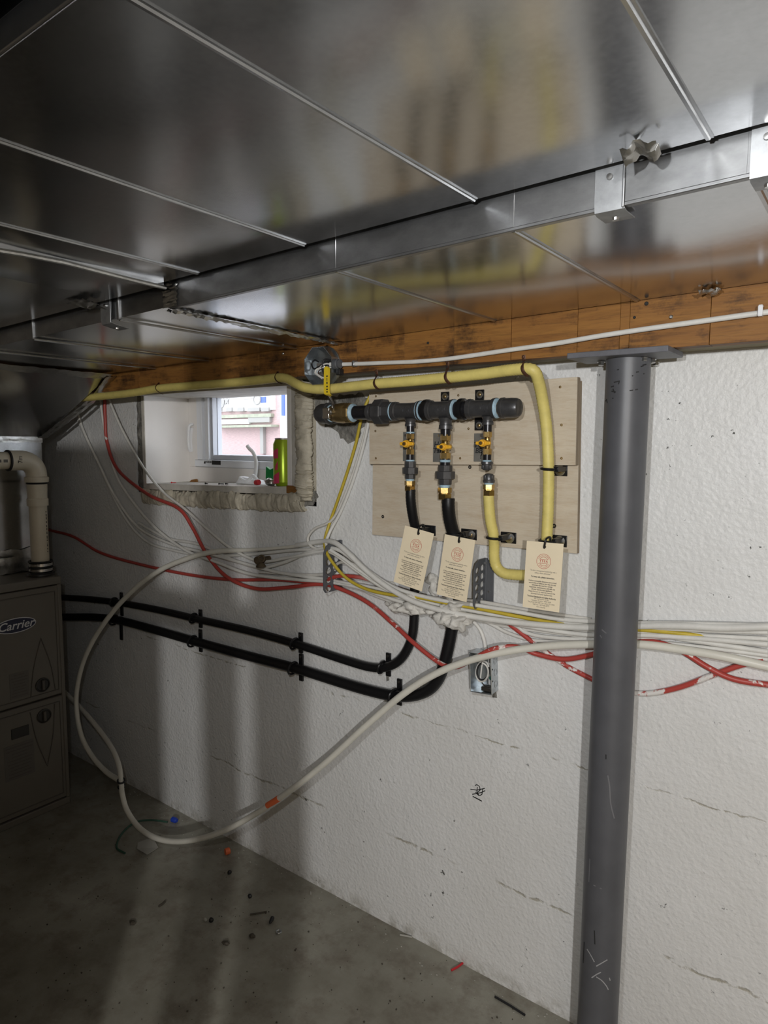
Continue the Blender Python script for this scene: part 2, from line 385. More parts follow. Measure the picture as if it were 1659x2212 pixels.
m_paper = mat('torn_paper', (0.40, 0.39, 0.35), 0.8)
m_gwire = mat('green_wire', (0.03, 0.09, 0.06), 0.5)
m_twig = mat('brown_scrap', (0.06, 0.05, 0.035), 0.7)
m_bare = mat('bare_grey_concrete', (0.30, 0.26, 0.205), 0.85, 0, 0.3, 4)
m_shade_panel = mat('shade_panel_grey', (0.30, 0.265, 0.22), 0.8, 0, 0.1, 4)  # for the added light-blocking panel out of view
m_shade_stud = mat('shade_stud_pine', (0.50, 0.36, 0.21), 0.7, 0, 0.25, 10, 0, 50, (6, 6, 0.6))  # for the added uprights and rail that cast the wall bands
m_ceil = mat('joist_ceiling', (0.22, 0.15, 0.09), 0.8, 0, 0.3, 6)

# ================================================================== the setting
RX0, RX1, RY0, CZ = -3.75, 2.6, -3.4, 2.3
OX0, OX1, OZ0, OZ1 = -2.315, -1.378, 1.222, 1.60          # rough opening of the window
fl = MB().box((RX0-0.2, RY0-0.2, -0.15), (RX1+0.2, WY+0.26, 0.0)); struct(obj('floor', fl, m_floor, smooth=0))
cl = MB().box((RX0-0.2, RY0-0.2, CZ), (RX1+0.2, WY+0.3, CZ+0.15)); struct(obj('ceiling', cl, m_ceil, smooth=0))
wb = MB()
for a, b in (((RX0-0.2, 0), (OX0, CZ)), ((OX1, 0), (RX1+0.2, CZ)), ((OX0, 0), (OX1, OZ0)), ((OX0, OZ1), (OX1, CZ))):
    wb.box((a[0], WY, a[1]), (b[0], WY+0.25, b[1]))
wall_back = struct(obj('wall_back', wb, m_wall, smooth=0))
struct(obj('wall_left', MB().box((RX0-0.2, RY0-0.2, 0), (RX0, WY, CZ)), m_bare, smooth=0))
struct(obj('wall_right', MB().box((RX1, RY0-0.2, 0), (RX1+0.2, WY, CZ)), m_bare, smooth=0))
struct(obj('wall_front', MB().box((RX0, RY0-0.2, 0), (RX1, RY0, CZ)), m_bare, smooth=0))
# unseen blockers added beside the camera: studs, rail and panel band the wall light
struct(obj('shade_panel', MB().box((-2.2, -0.05, 0), (-0.617, 0.0, 1.52)), m_shade_panel, smooth=0))
struct(obj('shade_rail', MB().box((-0.62, -0.062, 1.165), (-0.21, -0.040, 1.25)), m_shade_stud, smooth=0))
for sx, w in ((-0.258, 0.10), (-0.415, 0.074)):
    struct(obj('shade_stud', MB().box((sx-w/2, -0.038, 0), (sx+w/2, 0.0, 1.70)), m_shade_stud, smooth=0))

# scribble and grey bare patches on the back wall (flat marks on the paint)
def wp(px, py, d=0.0006): return PY(px, py, WY-d)
def stroke(mb, pts, w=0.0022):
    for a, b in zip(pts[:-1], pts[1:]):
        A, B = wp(*a), wp(*b); t = (B-A).normalized(); n_ = Vector((0, -1, 0)).cross(t)*w*0.5
        mb.prism([A-n_, B-n_, B+n_, A+n_], (0, 0.0005, 0))
sc_ = MB()
for s_ in ([(1026,1697),(1030,1695),(1036,1699),(1037,1707),(1031,1712)], [(1016,1705),(1030,1707),(1047,1703)], [(1020,1716),(1040,1712),(1048,1708)],
           [(1031,1700),(1030,1712),(1036,1719),(1041,1716),(1043,1704)], [(1021,1720),(1040,1730)], [(1022,1721),(1041,1731)], [(1027,1711),(1034,1719)]): stroke(sc_, s_)
o = obj('marker_scribble', sc_, m_ink, wall_back, smooth=0); o['label'] = 'black marker scribble'
def bare_patch(name, outline, th=0.004, jit=0.006, seed=1):
    random.seed(seed); pts = []
    P = [wp(x, y, 0.0) for x, y in outline]
    for a, b in zip(P, P[1:]+P[:1]):
        k = max(2, int((b-a).length/0.012))
        for i in range(k):
            q = a.lerp(b, i/k); pts.append(q + Vector((random.uniform(-jit, jit), 0, random.uniform(-jit, jit))))
    c = sum(pts, Vector())/len(pts); mb = MB(); n = len(pts)
    ringv = [p+Vector((0, -th*0.35, 0)) for p in pts]; mid = [c.lerp(p, 0.6)+Vector((0, -th*(1+0.8*noise.noise(p*40)), 0)) for p in pts]
    vs = [p+Vector((0, 0.004, 0)) for p in pts]+ringv+mid+[c+Vector((0, -th, 0))]
    fs = []
    for i in range(n):
        j = (i+1) % n; fs += [(i, j, n+j, n+i), (n+i, n+j, 2*n+j, 2*n+i), (2*n+i, 2*n+j, 3*n)]
    mb.add(vs, fs); o = obj(name, mb, m_rough, wall_back, smooth=0); return o
bare_patch('broken_concrete', [(712,858),(745,852),(782,850),(800,866),(797,905),(780,925),(776,945),(752,962),(735,945),(720,925),(703,920),(700,890)], 0.005, 0.005, 3)['label'] = 'bare broken concrete round the pipe hole'
bare_patch('broken_concrete', [(680,852),(706,852),(708,880),(690,900),(679,890)], 0.004, 0.004, 4)['label'] = 'bare concrete beside the window foam'
for k_, pp in enumerate(([(296,870),(310,869),(310,960),(298,960)], [(298,960),(310,960),(311,1058),(300,1062)], [(306,1056),(340,1066),(440,1078),(440,1088),(340,1081),(308,1068)], [(440,1078),(560,1082),(560,1094),(450,1088)], [(560,1082),(650,1084),(672,1076),(682,1060),(688,1072),(676,1090),(640,1097),(560,1093)])):
    bare_patch('broken_concrete', pp, 0.003, 0.003, 5+k_)
bare_patch('broken_concrete', [(1061,1480),(1072,1492),(1074,1508),(1064,1506)], 0.004, 0.001, 6)
bare_patch('broken_concrete', [(834,1455),(840,1457),(841,1470),(835,1472)], 0.003, 0.001, 6)

# ---------------------------------------------------------------- timber beam on top of the wall
BF = 1.375; BZ = 1.597
core = MB().box((RX0, BF+0.03, BZ+0.004), (RX1, WY+0.02, 1.95)); beam = struct(obj('trim_1', core, m_sill, smooth=0))
beam['label'] = 'brown timber beam along the top of the wall'
bx = [-3.6] + [PY(p, 780, BF).x for p in (300, 395, 475, 560, 640, 770, 873, 980, 1103, 1245, 1336, 1357, 1530)] + [0.35, 1.2, 2.5]
for i in range(len(bx)-1):
    dy = random.uniform(-0.0012, 0.0012)
    obj('plank', MB().box((bx[i]+0.0004, BF+dy, BZ), (bx[i+1]-0.0004, BF+0.032, 1.93)), m_beam, beam, bevel=0.0005, seg=1)
def beam_bolt(px, py, r, name, mt):
    p = PY(px, py, BF); obj(name, MB().lathe(p+Vector((0, 0.002, 0)), (0, -1, 0), [(0, r), (0.004, r), (0.0055, r*0.6)], 10), mt, beam)
beam_bolt(1397, 656, 0.004, 'nail_hole', m_ink); beam_bolt(1450, 685, 0.004, 'nail_head', m_zinc); beam_bolt(612, 764, 0.0035, 'nail_head', m_zinc)
beam_bolt(1371, 686, 0.0028, 'nail_hole', m_ink); beam_bolt(925, 741, 0.003, 'nail_hole', m_ink)

# ---------------------------------------------------------------- window
LX0, LX1 = -2.245, -1.498; SZ = 1.272; TZ = 1.592; WB = 1.685
win = struct(obj('window_1', MB().box((LX0-0.012, WB+0.03, SZ-0.03), (LX0+0.03, WB+0.06, TZ)), m_vinyl, smooth=0))
win['label'] = 'small basement window set deep in the wall'
def wpart(name, a, b, mt, bev=0.001, par=None): return obj(name, MB().box(a, b), mt, par or win, bevel=bev, seg=1)
wpart('jamb_board', (LX0-0.016, WY-0.004, SZ-0.02), (LX0, WB+0.06, TZ), m_jamb)
wpart('jamb_edge', (LX0-0.017, WY-0.007, SZ-0.02), (LX0+0.0005, WY-0.004, TZ), m_liner)
wpart('jamb_board', (LX1, WY-0.003, SZ-0.016), (LX1+0.018, WB+0.06, TZ), m_jamb)
wpart('jamb_board', (LX1+0.018, WY-0.002, SZ-0.016), (LX1+0.05, WB+0.06, TZ), m_liner)
sill = obj('window_sill', MB().hexa([(LX0-0.016, WY-0.008, SZ-0.036), (LX1+0.05, WY-0.008, SZ-0.018), (LX1+0.05, WB+0.06, SZ-0.018), (LX0-0.016, WB+0.06, SZ-0.036)],
    [(LX0-0.016, WY-0.008, SZ-0.014), (LX1+0.05, WY-0.008, SZ+0.004), (LX1+0.05, WB+0.06, SZ+0.004), (LX0-0.016, WB+0.06, SZ-0.014)]), m_liner, win, bevel=0.0015)
wpart('head_board', (LX0-0.016, WY-0.02, TZ-0.006), (LX1+0.05, WB+0.06, TZ+0.006), m_liner)
obj('corner_block', MB().box((LX1+0.004, WY-0.012, SZ-0.014), (LX1+0.052, WY-0.006, SZ+0.010)), m_beam, win, bevel=0.001)
# back board below the frame and the frame itself
BZ0 = SZ-0.014
wpart('back_board', (LX0, WB, BZ0), (LX1, WB+0.02, SZ+0.050), m_jamb)
wpart('frame_bottom_rail', (LX0+0.045, WB-0.012, SZ+0.046), (LX1, WB+0.05, SZ+0.075), m_vinyl, 0.003)
wpart('frame_stile', (LX0, WB-0.002, SZ+0.046), (LX0+0.055, WB+0.05, TZ), m_jamb, 0.002)
for x0, x1, y0 in ((0.055, 0.072, -0.006), (0.072, 0.095, -0.012), (0.095, 0.108, 0.0), (0.108, 0.128, -0.008)):
    wpart('sash_track', (LX0+x0, WB+y0, SZ+0.075), (LX0+x1, WB+0.05, TZ), m_vinyl, 0.0015)
wpart('gasket', (LX0+0.128, WB+0.004, SZ+0.075), (LX0+0.140, WB+0.05, TZ), m_vgrey)
wpart('sash_bottom_rail', (LX0+0.14, WB+0.006, SZ+0.075), (LX1, WB+0.04, SZ+0.094), m_vgrey, 0.002)
gm = mat('window_glass', (1, 1, 1), 0.0, 0.0, trans=1.0); gm.node_tree.nodes['Principled BSDF'].inputs['IOR'].default_value = 1.05
obj('pane', MB().box((LX0+0.14, WB+0.026, SZ+0.08), (LX1, WB+0.029, TZ)), gm, win, smooth=0)
# pull handle on the left stile, sticker on the rail
hp = MB().tube(cr([(LX0+0.012, WB-0.004, SZ+0.11), (LX0+0.014, WB-0.012, SZ+0.118), (LX0+0.016, WB-0.016, SZ+0.16), (LX0+0.022, WB-0.016, SZ+0.205), (LX0+0.03, WB-0.004, SZ+0.215)], 5), 0.006, 8)
hp.tube(cr([(LX0+0.014, WB-0.003, SZ+0.105), (LX0+0.012, WB-0.004, SZ+0.16), (LX0+0.02, WB-0.003, SZ+0.2)], 4), 0.009, 8)
obj('pull_handle', hp, m_plast, win)
def wtext(px, py, s, size, mt, **k):
    p = PY(px, py, WB-0.0125); return text('sticker_text', s, size, frame(p, (1, 0, 0), (0, 0, 1)), mt, win, **k)
wtext(452, 998.3, 'WARNING', 0.0105, m_ink, bold=0.0003)
tp = PY(442, 998.5, WB-0.0125)
obj('sticker_triangle', MB().prism([tp+Vector((-0.006, 0, -0.005)), tp+Vector((0.006, 0, -0.005)), tp+Vector((0, 0, 0.006))], (0, 0.0003, 0)), m_ink, win, smooth=0)
bp = PY(467, 999, WB-0.0125); obj('sticker_block', MB().box((bp.x-0.026, bp.y, bp.z-0.009), (bp.x+0.026, bp.y+0.0004, bp.z+0.007)), m_ink, win, smooth=0)

# spray foam round the frame
def foam_bead(name, pts, r0, seed, flat=0.5):
    P = cr(pts, 40); mb = MB(); R = []
    for i, p in enumerate(P): R.append(r0*(1+0.20*noise.noise(Vector((i*0.45, seed, 0)))+0.045*math.sin(i*1.9+noise.noise(Vector((i*.3, seed, 3)))*5)))
    P = [p+Vector((0, 0, 0.003*noise.noise(Vector((i*0.35, seed, 7))))) for i, p in enumerate(P)]
    mb.tube(P, R, 22, flat=flat)
    for i, v in enumerate(mb.v):
        q_ = v*26; e = noise.fractal(q_+Vector((seed, 0, 0)), 0.9, 2.1, 4); mb.v[i] = v+Vector((0.002*noise.noise(q_*2), -0.009*e, 0.006*e))
    return mb
fb = foam_bead('f', [(LX0-0.02, WY-0.004, SZ-0.064), (-2.1, WY-0.006, SZ-0.062), (-1.9, WY-0.008, SZ-0.056), (-1.7, WY-0.010, SZ-0.051), (-1.5, WY-0.012, SZ-0.045), (LX1+0.075, WY-0.012, SZ-0.036)], 0.027, 2.0)
fr = foam_bead('f', [(LX1+0.080, WY-0.010, SZ-0.035), (LX1+0.079, WY-0.010, SZ+0.05), (LX1+0.077, WY-0.008, SZ+0.17), (LX1+0.075, WY-0.004, SZ+0.26), (LX1+0.077, WY-0.001, SZ+0.32)], 0.031, 5.0)
obj('spray_foam', fb, m_foam, win, smooth=60); obj('spray_foam', fr, m_foam, win, smooth=60)
wpart('rough_opening_fill', (OX0, WY+0.012, OZ0), (LX0-0.018, WB+0.06, TZ), m_rough, 0)
wpart('rough_opening_fill', (LX1+0.05, WY+0.012, OZ0), (OX1, WB+0.06, TZ+0.005), m_foam, 0)
wpart('rough_opening_fill', (OX0, WY+0.012, OZ0), (OX1, WB+0.06, SZ-0.037), m_foam, 0)

# things on the sill
def sz(x): return SZ-0.014+0.018*(x-LX0)/(LX1-LX0)
CX_, CY_ = -1.617, 1.56
CX_ = PY(612, 990, CY_).x; cz0 = sz(CX_)
can = thing('drink_can', 'tall lime green drink can with pink marks on the window sill', 'can', (CX_, CY_, cz0))
obj('can_body', MB().lathe((CX_, CY_, cz0), (0, 0, 1), [(0, 0.024), (0.004, 0.026), (0.012, 0.033), (0.135, 0.033), (0.150, 0.0265), (0.153, 0.026)], 28), m_can, can)
obj('can_lid', MB().lathe((CX_, CY_, cz0+0.150), (0, 0, 1), [(0, 0.027), (0.004, 0.0275), (0.005, 0.0255), (0.003, 0.0245)], 28), m_alu, can)
for (za, zb, a0, a1, sl) in ((0.088, 0.112, -2.05, -1.3, 0.010), (0.006, 0.030, -2.15, -1.2, 0.016), (0.050, 0.062, -1.7, -1.35, 0.02)):
    mb = MB(); K = 8
    vs = []
    for k in range(K+1):
        a = a0+(a1-a0)*k/K; zo = sl*k/K
        for z in (za+zo*(0.2), zb+zo):
            vs.append((CX_+0.0334*math.cos(a), CY_+0.0334*math.sin(a), cz0+z))
    mb.add(vs, [(2*k, 2*k+2, 2*k+3, 2*k+1) for k in range(K)])
    obj('pink_mark', mb, m_pink, can, smooth=60)
# white plastic latch lever lying on the sill
q = PY(545, 1026, 1.60); lx, ly, lz = q.x, 1.60, sz(q.x)+0.0005
lat = thing('window_crank', 'loose white plastic window crank with upright lever on the sill', 'window crank', (lx, ly, lz))
bm_ = MB().hexa([(lx-0.068, ly-0.02, lz), (lx+0.065, ly-0.02, lz), (lx+0.065, ly+0.02, lz), (lx-0.068, ly+0.02, lz)],
                [(lx-0.052, ly-0.012, lz+0.026), (lx+0.045, ly-0.015, lz+0.014), (lx+0.045, ly+0.015, lz+0.014), (lx-0.052, ly+0.012, lz+0.026)])
obj('crank_base', bm_, m_plast, lat, bevel=0.003)
obj('crank_saddle', MB().tube(cr([(lx-0.05, ly-0.013, lz+0.02), (lx-0.01, ly-0.015, lz+0.010), (lx+0.02, ly-0.015, lz+0.03), (lx+0.04, ly-0.013, lz+0.016)], 5), 0.006, 8), m_plast, lat)
obj('crank_lever', MB().tube(cr([(lx+0.012, ly, lz+0.015), (lx+0.018, ly, lz+0.045), (lx+0.020, ly, lz+0.08), (lx+0.012, ly-0.004, lz+0.108), (lx-0.005, ly-0.008, lz+0.124), (lx-0.013, ly-0.010, lz+0.134)], 5), [0.008]*11+[0.0075]*9+[0.0075]*6, 8, flat=0.7), m_plast, lat)
def sill_pt(px, Y): x = PY(px, 1030, Y).x; return Vector((x, Y, sz(x)))
p = sill_pt(583, 1.57); mb = MB().box((p.x-0.02, p.y-0.006, p.z+0.028), (p.x+0.014, p.y+0.012, p.z+0.066), Matrix.Identity(4))
tag(obj('plastic_wrapper', MB().prism([p+Vector((-0.022, 0, 0.02)), p+Vector((0.014, 0, 0.012)), p+Vector((0.018, 0, 0.058)), p+Vector((-0.002, 0, 0.052)), p+Vector((-0.02, 0, 0.062))], (0, 0.012, 0)), m_green, None, bevel=0.002), 'bright green plastic wrapper beside the lime can', 'wrapper')
p = sill_pt(582, 1.535); tag(obj('foil_scrap', MB().ball(p+Vector((0, 0, 0.012)), Vector((0.022, 0.014, 0.0125)), 16, 10, 0.5, 60), m_foil), 'crumpled silver foil scrap at the foot of the lime can', 'foil')
p = sill_pt(556, 1.53); tag(obj('bottle_cap', MB().lathe(p+Vector((-0.009, 0, 0.0095)), (1, 0, 0.1), [(0, 0.0085), (0.002, 0.0095), (0.016, 0.0095), (0.018, 0.008)], 16), m_redcap), 'red plastic cap lying on its side on the sill', 'cap')
for i, (px, Y, lab, mt) in enumerate(((375, 1.53, 'red wall plug lying at the left end of the sill', m_redcap), (446, 1.52, 'dark screw on the sill below the warning sticker', m_ink),
        (478, 1.52, 'middle dark screw on the window sill', m_ink), (490, 1.53, 'dark screw on the sill nearest the white crank', m_ink))):
    p = sill_pt(px, Y)+Vector((0, 0, 0.0032)); d = Vector((1, 0.3*(-1)**i, 0)).normalized()
    tag(obj('wall_plug' if i == 0 else 'loose_screw', MB().lathe(p-d*0.011, d, [(0, 0.0032), (0.002, 0.0032), (0.003, 0.0016), (0.019, 0.0014), (0.022, 0.0004)], 8), mt), lab, 'wall plug' if i == 0 else 'screw')
p = sill_pt(418, 1.655); tag(obj('wood_chip', MB().prism([p+Vector((-0.02, -0.005, 0.0)), p+Vector((0.022, -0.005, 0.0)), p+Vector((0.018, -0.005, 0.012)), p+Vector((-0.008, -0.005, 0.008))], (0, 0.01, 0)), m_beam), 'small pale wood chip at the back of the sill', 'wood chip')

# ---------------------------------------------------------------- outside: the neighbouring house
HY = 4.3
m_brick = mat('pale_pink_brick', (0.62, 0.46, 0.45), 0.8, 0, 0.3, 40, 0, 50, (0.6, 1, 6))
m_housewrap = mat('white_wrap', (0.85, 0.85, 0.85), 0.6); m_wrapblue = mat('blue_wrap_print', (0.10, 0.16, 0.50), 0.6); m_wgrey = mat('grey_window_block', (0.35, 0.34, 0.32), 0.6)
m_ledge = mat('mossy_ledge', (0.42, 0.44, 0.34), 0.8, 0, 0.3, 20); m_ext = mat('exterior_ground', (0.45, 0.45, 0.46), 0.9, 0, 0.2, 5)
def hq(x0, y0, x1, y1, Y=HY):
    a = PY(x0, y1, Y); b = PY(x1, y0, Y); return a.x, a.z, b.x, b.z
hx0, hz0, hx1, hz1 = hq(380, 700, 760, 1010)
house = tag(obj('neighbour_house', MB().box((hx0-3, HY, -0.2), (hx1+2.5, HY+0.3, 4.2)), m_brick, smooth=0), 'pink brick house wall seen through the basement window', 'house')
def hbox(name, x0, y0, x1, y1, mt, d=0.03, Y=HY):
    a, c, b, d_ = hq(x0, y0, x1, y1, Y-d); return obj(name, MB().box((a, Y-d, c), (b, Y+0.01, d_)), mt, house, smooth=0)
hbox('wall_wrap', 462, 854, 592, 890, m_housewrap, 0.02); hbox('wall_wrap', 462, 905, 538, 917, m_housewrap, 0.03)
hbox('blue_band', 462, 847, 592, 853, m_wrapblue, 0.03); hbox('blue_block', 563, 857, 573, 870, m_wrapblue, 0.03)
hbox('downpipe', 608, 840, 613, 898, m_wrapblue, 0.06); hbox('side_wall', 606, 842, 660, 960, m_housewrap, 0.045)
for x0, x1 in ((466, 477), (488, 500), (512, 525), (534, 560), (564, 580)): hbox('small_window', x0, 880, x1, 889, m_wgrey, 0.04)
hbox('ledge', 460, 917, 585, 924, m_ledge, 0.10); hbox('lintel', 460, 893, 585, 904, m_ledge, 0.04); hbox('dark_vent', 536, 900, 582, 913, m_wgrey, 0.035)
hbox('door_frame', 562, 922, 568, 980, m_wgrey, 0.035); hbox('base_course', 455, 984, 620, 1000, m_ext, 0.05)
e = hq(475, 860, 482, 873, HY-0.03); c = Vector(((e[0]+e[2])/2, HY-0.031, (e[1]+e[3])/2))
obj('oval_print', MB().prism([c+Vector((0.038*math.cos(t*PI/8), 0, 0.062*math.sin(t*PI/8))) for t in range(16)], (0, 0.005, 0)), m_wgrey, house)
c = PY(489, 865, HY-0.032); obj('leaf_print', MB().prism([c+Vector((0.045*math.cos(t*PI/5+PI/2)*(1 if t % 2 == 0 else 0.4), 0, 0.055*math.sin(t*PI/5+PI/2)*(1 if t % 2 == 0 else 0.4))) for t in range(10)], (0, 0.005, 0)), m_wgrey, house)
c = PY(555, 863, HY-0.035); obj('round_print', MB().ring(c, (0, 1, 0), 0.045, 0.007, 20, 6), m_wgrey, house)
for x0, x1, y0 in ((498, 545, 862), (505, 540, 866), (485, 494, 871)): hbox('print_line', x0, y0, x1, y0+1.4, m_wgrey, 0.025)
struct(obj('ground_outside', MB().box((-9, WY+0.26, 0.85), (5, HY, 0.95)), m_ext, smooth=0))

# ================================================================== ducts
def z1(x): return 1.742+0.018*x
def z2(x): return 1.700+0.020*x
def sag(mb, zf, x0, x1, y0, y1, top):  # one duct section, its underside very slightly bellied
    nx, ny = 6, 6; vs = []; fs = []
    for i in range(nx+1):
        for j in range(ny+1):
            u, v = i/nx, j/ny; x = x0+(x1-x0)*u; y = y0+(y1-y0)*v
            vs.append((x, y, zf(x)-0.0035*math.sin(PI*u)*math.sin(PI*v)))
    for i in range(nx):
        for j in range(ny): a = i*(ny+1)+j; fs.append((a, a+1, a+ny+2, a+ny+1))
    mb.add(vs, fs)
    mb.add([(x0,y0,zf(x0)),(x1,y0,zf(x1)),(x1,y1,zf(x1)),(x0,y1,zf(x0)),(x0,y0,top),(x1,y0,top),(x1,y1,top),(x0,y1,top)], [(4,5,6,7),(0,1,5,4),(1,2,6,5),(2,3,7,6),(3,0,4,7)])
    return mb
def cleat(par, x, zf, y0, y1, w=0.0046, h=0.0026):
    mb = MB(); P = [(-w, 0.001), (-w*0.7, -h), (w*0.1, -h*1.15), (w*0.35, -h*0.4), (w, -h*0.5), (w, 0.001)]
    mb.prism([Vector((x+a, y0, zf(x)+b)) for a, b in P], (0, y1-y0, 0)); obj('slip_cleat', mb, m_cleat, par, smooth=40)
D1Y0, D1Y1 = 0.276, 0.812; D2Y0, D2Y1 = 0.832, 1.368
d1 = thing('sheet_metal_duct', 'wide galvanised duct overhead nearest the camera', 'duct', (-0.6, 0.55, 1.72))
xs1 = [0.9, 0.42, 0.12, -0.178, -0.464, -0.775, -1.045, -1.15, -1.33, -1.75, -2.3, -3.0]
for a, b in zip(xs1[:-1], xs1[1:]):
    drop = 0.006 if a <= -1.15 else 0.0
    obj('duct_section', sag(MB(), lambda x: z1(x)-drop, b, a, D1Y0, D1Y1, 2.02), m_galv, d1, smooth=30)
for x in xs1[1:-1]:
    if x == -1.15: continue
    cleat(d1, x, z1, D1Y0, D1Y1)
jy = [D1Y0+(D1Y1-D1Y0)*i/8 for i in range(9)]
obj('open_joint_edge', MB().tube([(-1.148+0.004*math.sin(i*1.7), y, z1(-1.15)-0.009-0.003*math.sin(i*0.9)) for i, y in enumerate(jy)], 0.0042, 8), m_foil, d1)
obj('corner_flange', MB().box((-3.0, D1Y0-0.003, z1(-0.7)-0.006), (0.9, D1Y0+0.001, z1(-0.7)+0.02)), m_cleat, d1, bevel=0.002)
d2 = thing('sheet_metal_duct', 'lower galvanised duct between the wide duct and the wall', 'duct', (-0.6, 1.1, 1.67))
xs2 = [0.9, 0.45, 0.15, -0.137, -0.416, -0.725, -1.165, -1.34, -1.72, -2.0, -2.35]
for a, b in zip(xs2[:-1], xs2[1:]):
    drop = -0.010 if a <= -1.165 else 0.0
    obj('duct_section', sag(MB(), lambda x: z2(x)-drop*0.4, b, a, D2Y0 + (0.004 if drop else 0), D2Y1, 2.0), m_galv, d2, smooth=30)
    ys = D2Y0 + (0.004 if drop else 0)
    obj('side_panel', MB().hexa([(b, ys-0.0012, z2(b)+0.0005-drop*0.4), (a, ys-0.0012, z2(a)+0.0005-drop*0.4), (a, ys+0.001, z2(a)+0.0005-drop*0.4), (b, ys+0.001, z2(b)+0.0005-drop*0.4)], [(b, ys-0.0012, 1.98), (a, ys-0.0012, 1.98), (a, ys+0.001, 1.98), (b, ys+0.001, 1.98)]), m_side, d2, smooth=0)
for x in xs2[1:-1]:
    if x == -1.165: continue
    cleat(d2, x, z2, D2Y0+0.002, D2Y1, 0.0058, 0.0026)
    obj('side_seam', MB().box((x-0.007, D2Y0-0.0015, z2(x)), (x+0.001, D2Y0+0.004, z2(x)+0.12)), m_side, d2, bevel=0.0008, seg=1)
obj('hemmed_edge', MB().hexa([(-1.16, D2Y0-0.002, z2(-1.16)-0.002), (0.9, D2Y0-0.002, z2(0.9)-0.002), (0.9, D2Y0+0.008, z2(0.9)-0.002), (-1.16, D2Y0+0.008, z2(-1.16)-0.002)],
    [(-1.16, D2Y0-0.002, z2(-1.16)+0.003), (0.9, D2Y0-0.002, z2(0.9)+0.003), (0.9, D2Y0+0.008, z2(0.9)+0.003), (-1.16, D2Y0+0.008, z2(-1.16)+0.003)]), m_side, d2, bevel=0.001)
# crumpled foil tape over the offset joint
def crumple(name, par, pts, w, amp, seed, nrm=Vector((0, 0, -1)), mt=None, sub=34, nw=6):
    P = cr(pts, max(2, sub//(len(pts)-1))); mb = MB(); vs = []; fs = []
    for i, p in enumerate(P):
        t = (P[min(i+1, len(P)-1)]-P[max(i-1, 0)]).normalized(); s_ = t.cross(nrm).normalized()
        for k in range(nw+1):
            u = k/nw-0.5; e = noise.noise(Vector((i*0.7, k*1.3, seed)))
            vs.append(p + s_*(u*w*(1+0.3*noise.noise(Vector((i*0.5, seed, 9))))) + nrm*(0.002+amp*(e+0.4)*(1-abs(u)*1.2)))
    for i in range(len(P)-1):
        for k in range(nw): a = i*(nw+1)+k; fs.append((a, a+1, a+nw+2, a+nw+1))
    mb.add(vs, fs); return obj(name, mb, mt or m_foil, par, smooth=25)
crumple('foil_tape', d2, [(-1.16, D2Y0, z2(-1.16)-0.001), (-1.165, 0.95, z2(-1.16)-0.001), (-1.172, 1.1, z2(-1.16)-0.001), (-1.175, 1.25, z2(-1.16)-0.001), (-1.18, 1.36, z2(-1.16)-0.002)], 0.03, 0.008, 1.5, sub=60)
crumple('foil_tape', d2, [(-1.155, D2Y0-0.001, z2(-1.16)+0.075), (-1.155, D2Y0-0.001, z2(-1.16)+0.035), (-1.155, D2Y0-0.001, z2(-1.16))], 0.045, 0.003, 2.5, Vector((0, -1, 0)))
def foil_bit(px, py, w, h, seed, par, Z=None, Y=None):
    p = PZ(px, py, Z) if Z else PY(px, py, Y)
    mb = MB(); n = 10; vs = []; fs = []
    for i in range(n+1):
        for k in range(n+1):
            e = noise.noise(Vector((i*0.42, k*0.42, seed)))
            vs.append(p+Vector(((i/n-0.5)*w, (k/n-0.5)*w*0.6+0.006*e, -0.004-h*abs(math.sin(i*0.45+seed))*(0.2+0.8*k/n)-0.006*e)))
    for i in range(n):
        for k in range(n): a = i*(n+1)+k; fs.append((a, a+1, a+n+2, a+n+1))
    mb.add(vs, fs); obj('foil_tab', mb, m_foil, par, smooth=30)
foil_bit(1383, 306, 0.038, 0.014, 1.3, d1, Z=z1(-0.27)-0.001)
foil_bit(1535, 622, 0.036, 0.008, 2.0, d2, Z=z2(-0.28)-0.001)
foil_bit(180, 648, 0.075, 0.010, 3.0, d1, Z=z1(-1.4)-0.006)
# hanger straps folded under the lower duct
def strap(px_, label, w, twist=0.0, slump=0.0):
    x = PY(px_, 600, D2Y0-0.004).x; z = z2(x); r = thing('duct_hanger_strap', label, 'strap', (x, D2Y0, z))
    y = D2Y0-0.0045; mb = MB()
    prof = [(y, z+0.13), (y, z+0.005), (y+0.002, z-0.0045), (y+0.010, z-0.0065), (y+0.042, z-0.0055-slump)]
    th = 0.0016; vs = []; fs = []
    for (a, b) in prof:
        for sx in (-w/2, w/2): vs.append((x+sx+twist*(prof[0][1]-b), a, b))
    k = len(prof)
    vs += [(v[0], v[1]+(th if i < 4 else 0.0004), v[2]+(0 if i < 4 else th)) for i, v in enumerate(vs[:2*k])]
    for i in range(k-1):
        a = 2*i; fs += [(a, a+1, a+3, a+2), (2*k+a, 2*k+a+2, 2*k+a+3, 2*k+a+1), (a, a+2, 2*k+a+2, 2*k+a), (a+1, 2*k+a+1, 2*k+a+3, a+3)]
    fs += [(0, 2*k, 2*k+1, 1), (2*k-2, 2*k-1, 4*k-1, 4*k-2)]
    mb.add(vs, fs); obj('strap', mb, m_strap, r, smooth=50)
    obj('edge_fold', MB().box((x+w/2-0.003, y-0.0015, z-0.004), (x+w/2, y+0.003, z+0.13)), m_strap, r, bevel=0.001)
    obj('screw', MB().lathe((x, y, z+0.034), (0, -1, 0), [(0, 0.004), (0.003, 0.0035), (0.0032, 0.001)], 10), m_zinc, r)
    obj('screw', MB().lathe((x, y+0.026, z-0.006-slump*0.6), (0, 0, -1), [(0, 0.0045), (0.003, 0.004), (0.0032, 0.001)], 10), m_zinc, r)
strap(1310, 'bent galvanised hanger strap on the duct edge above the post', 0.036)
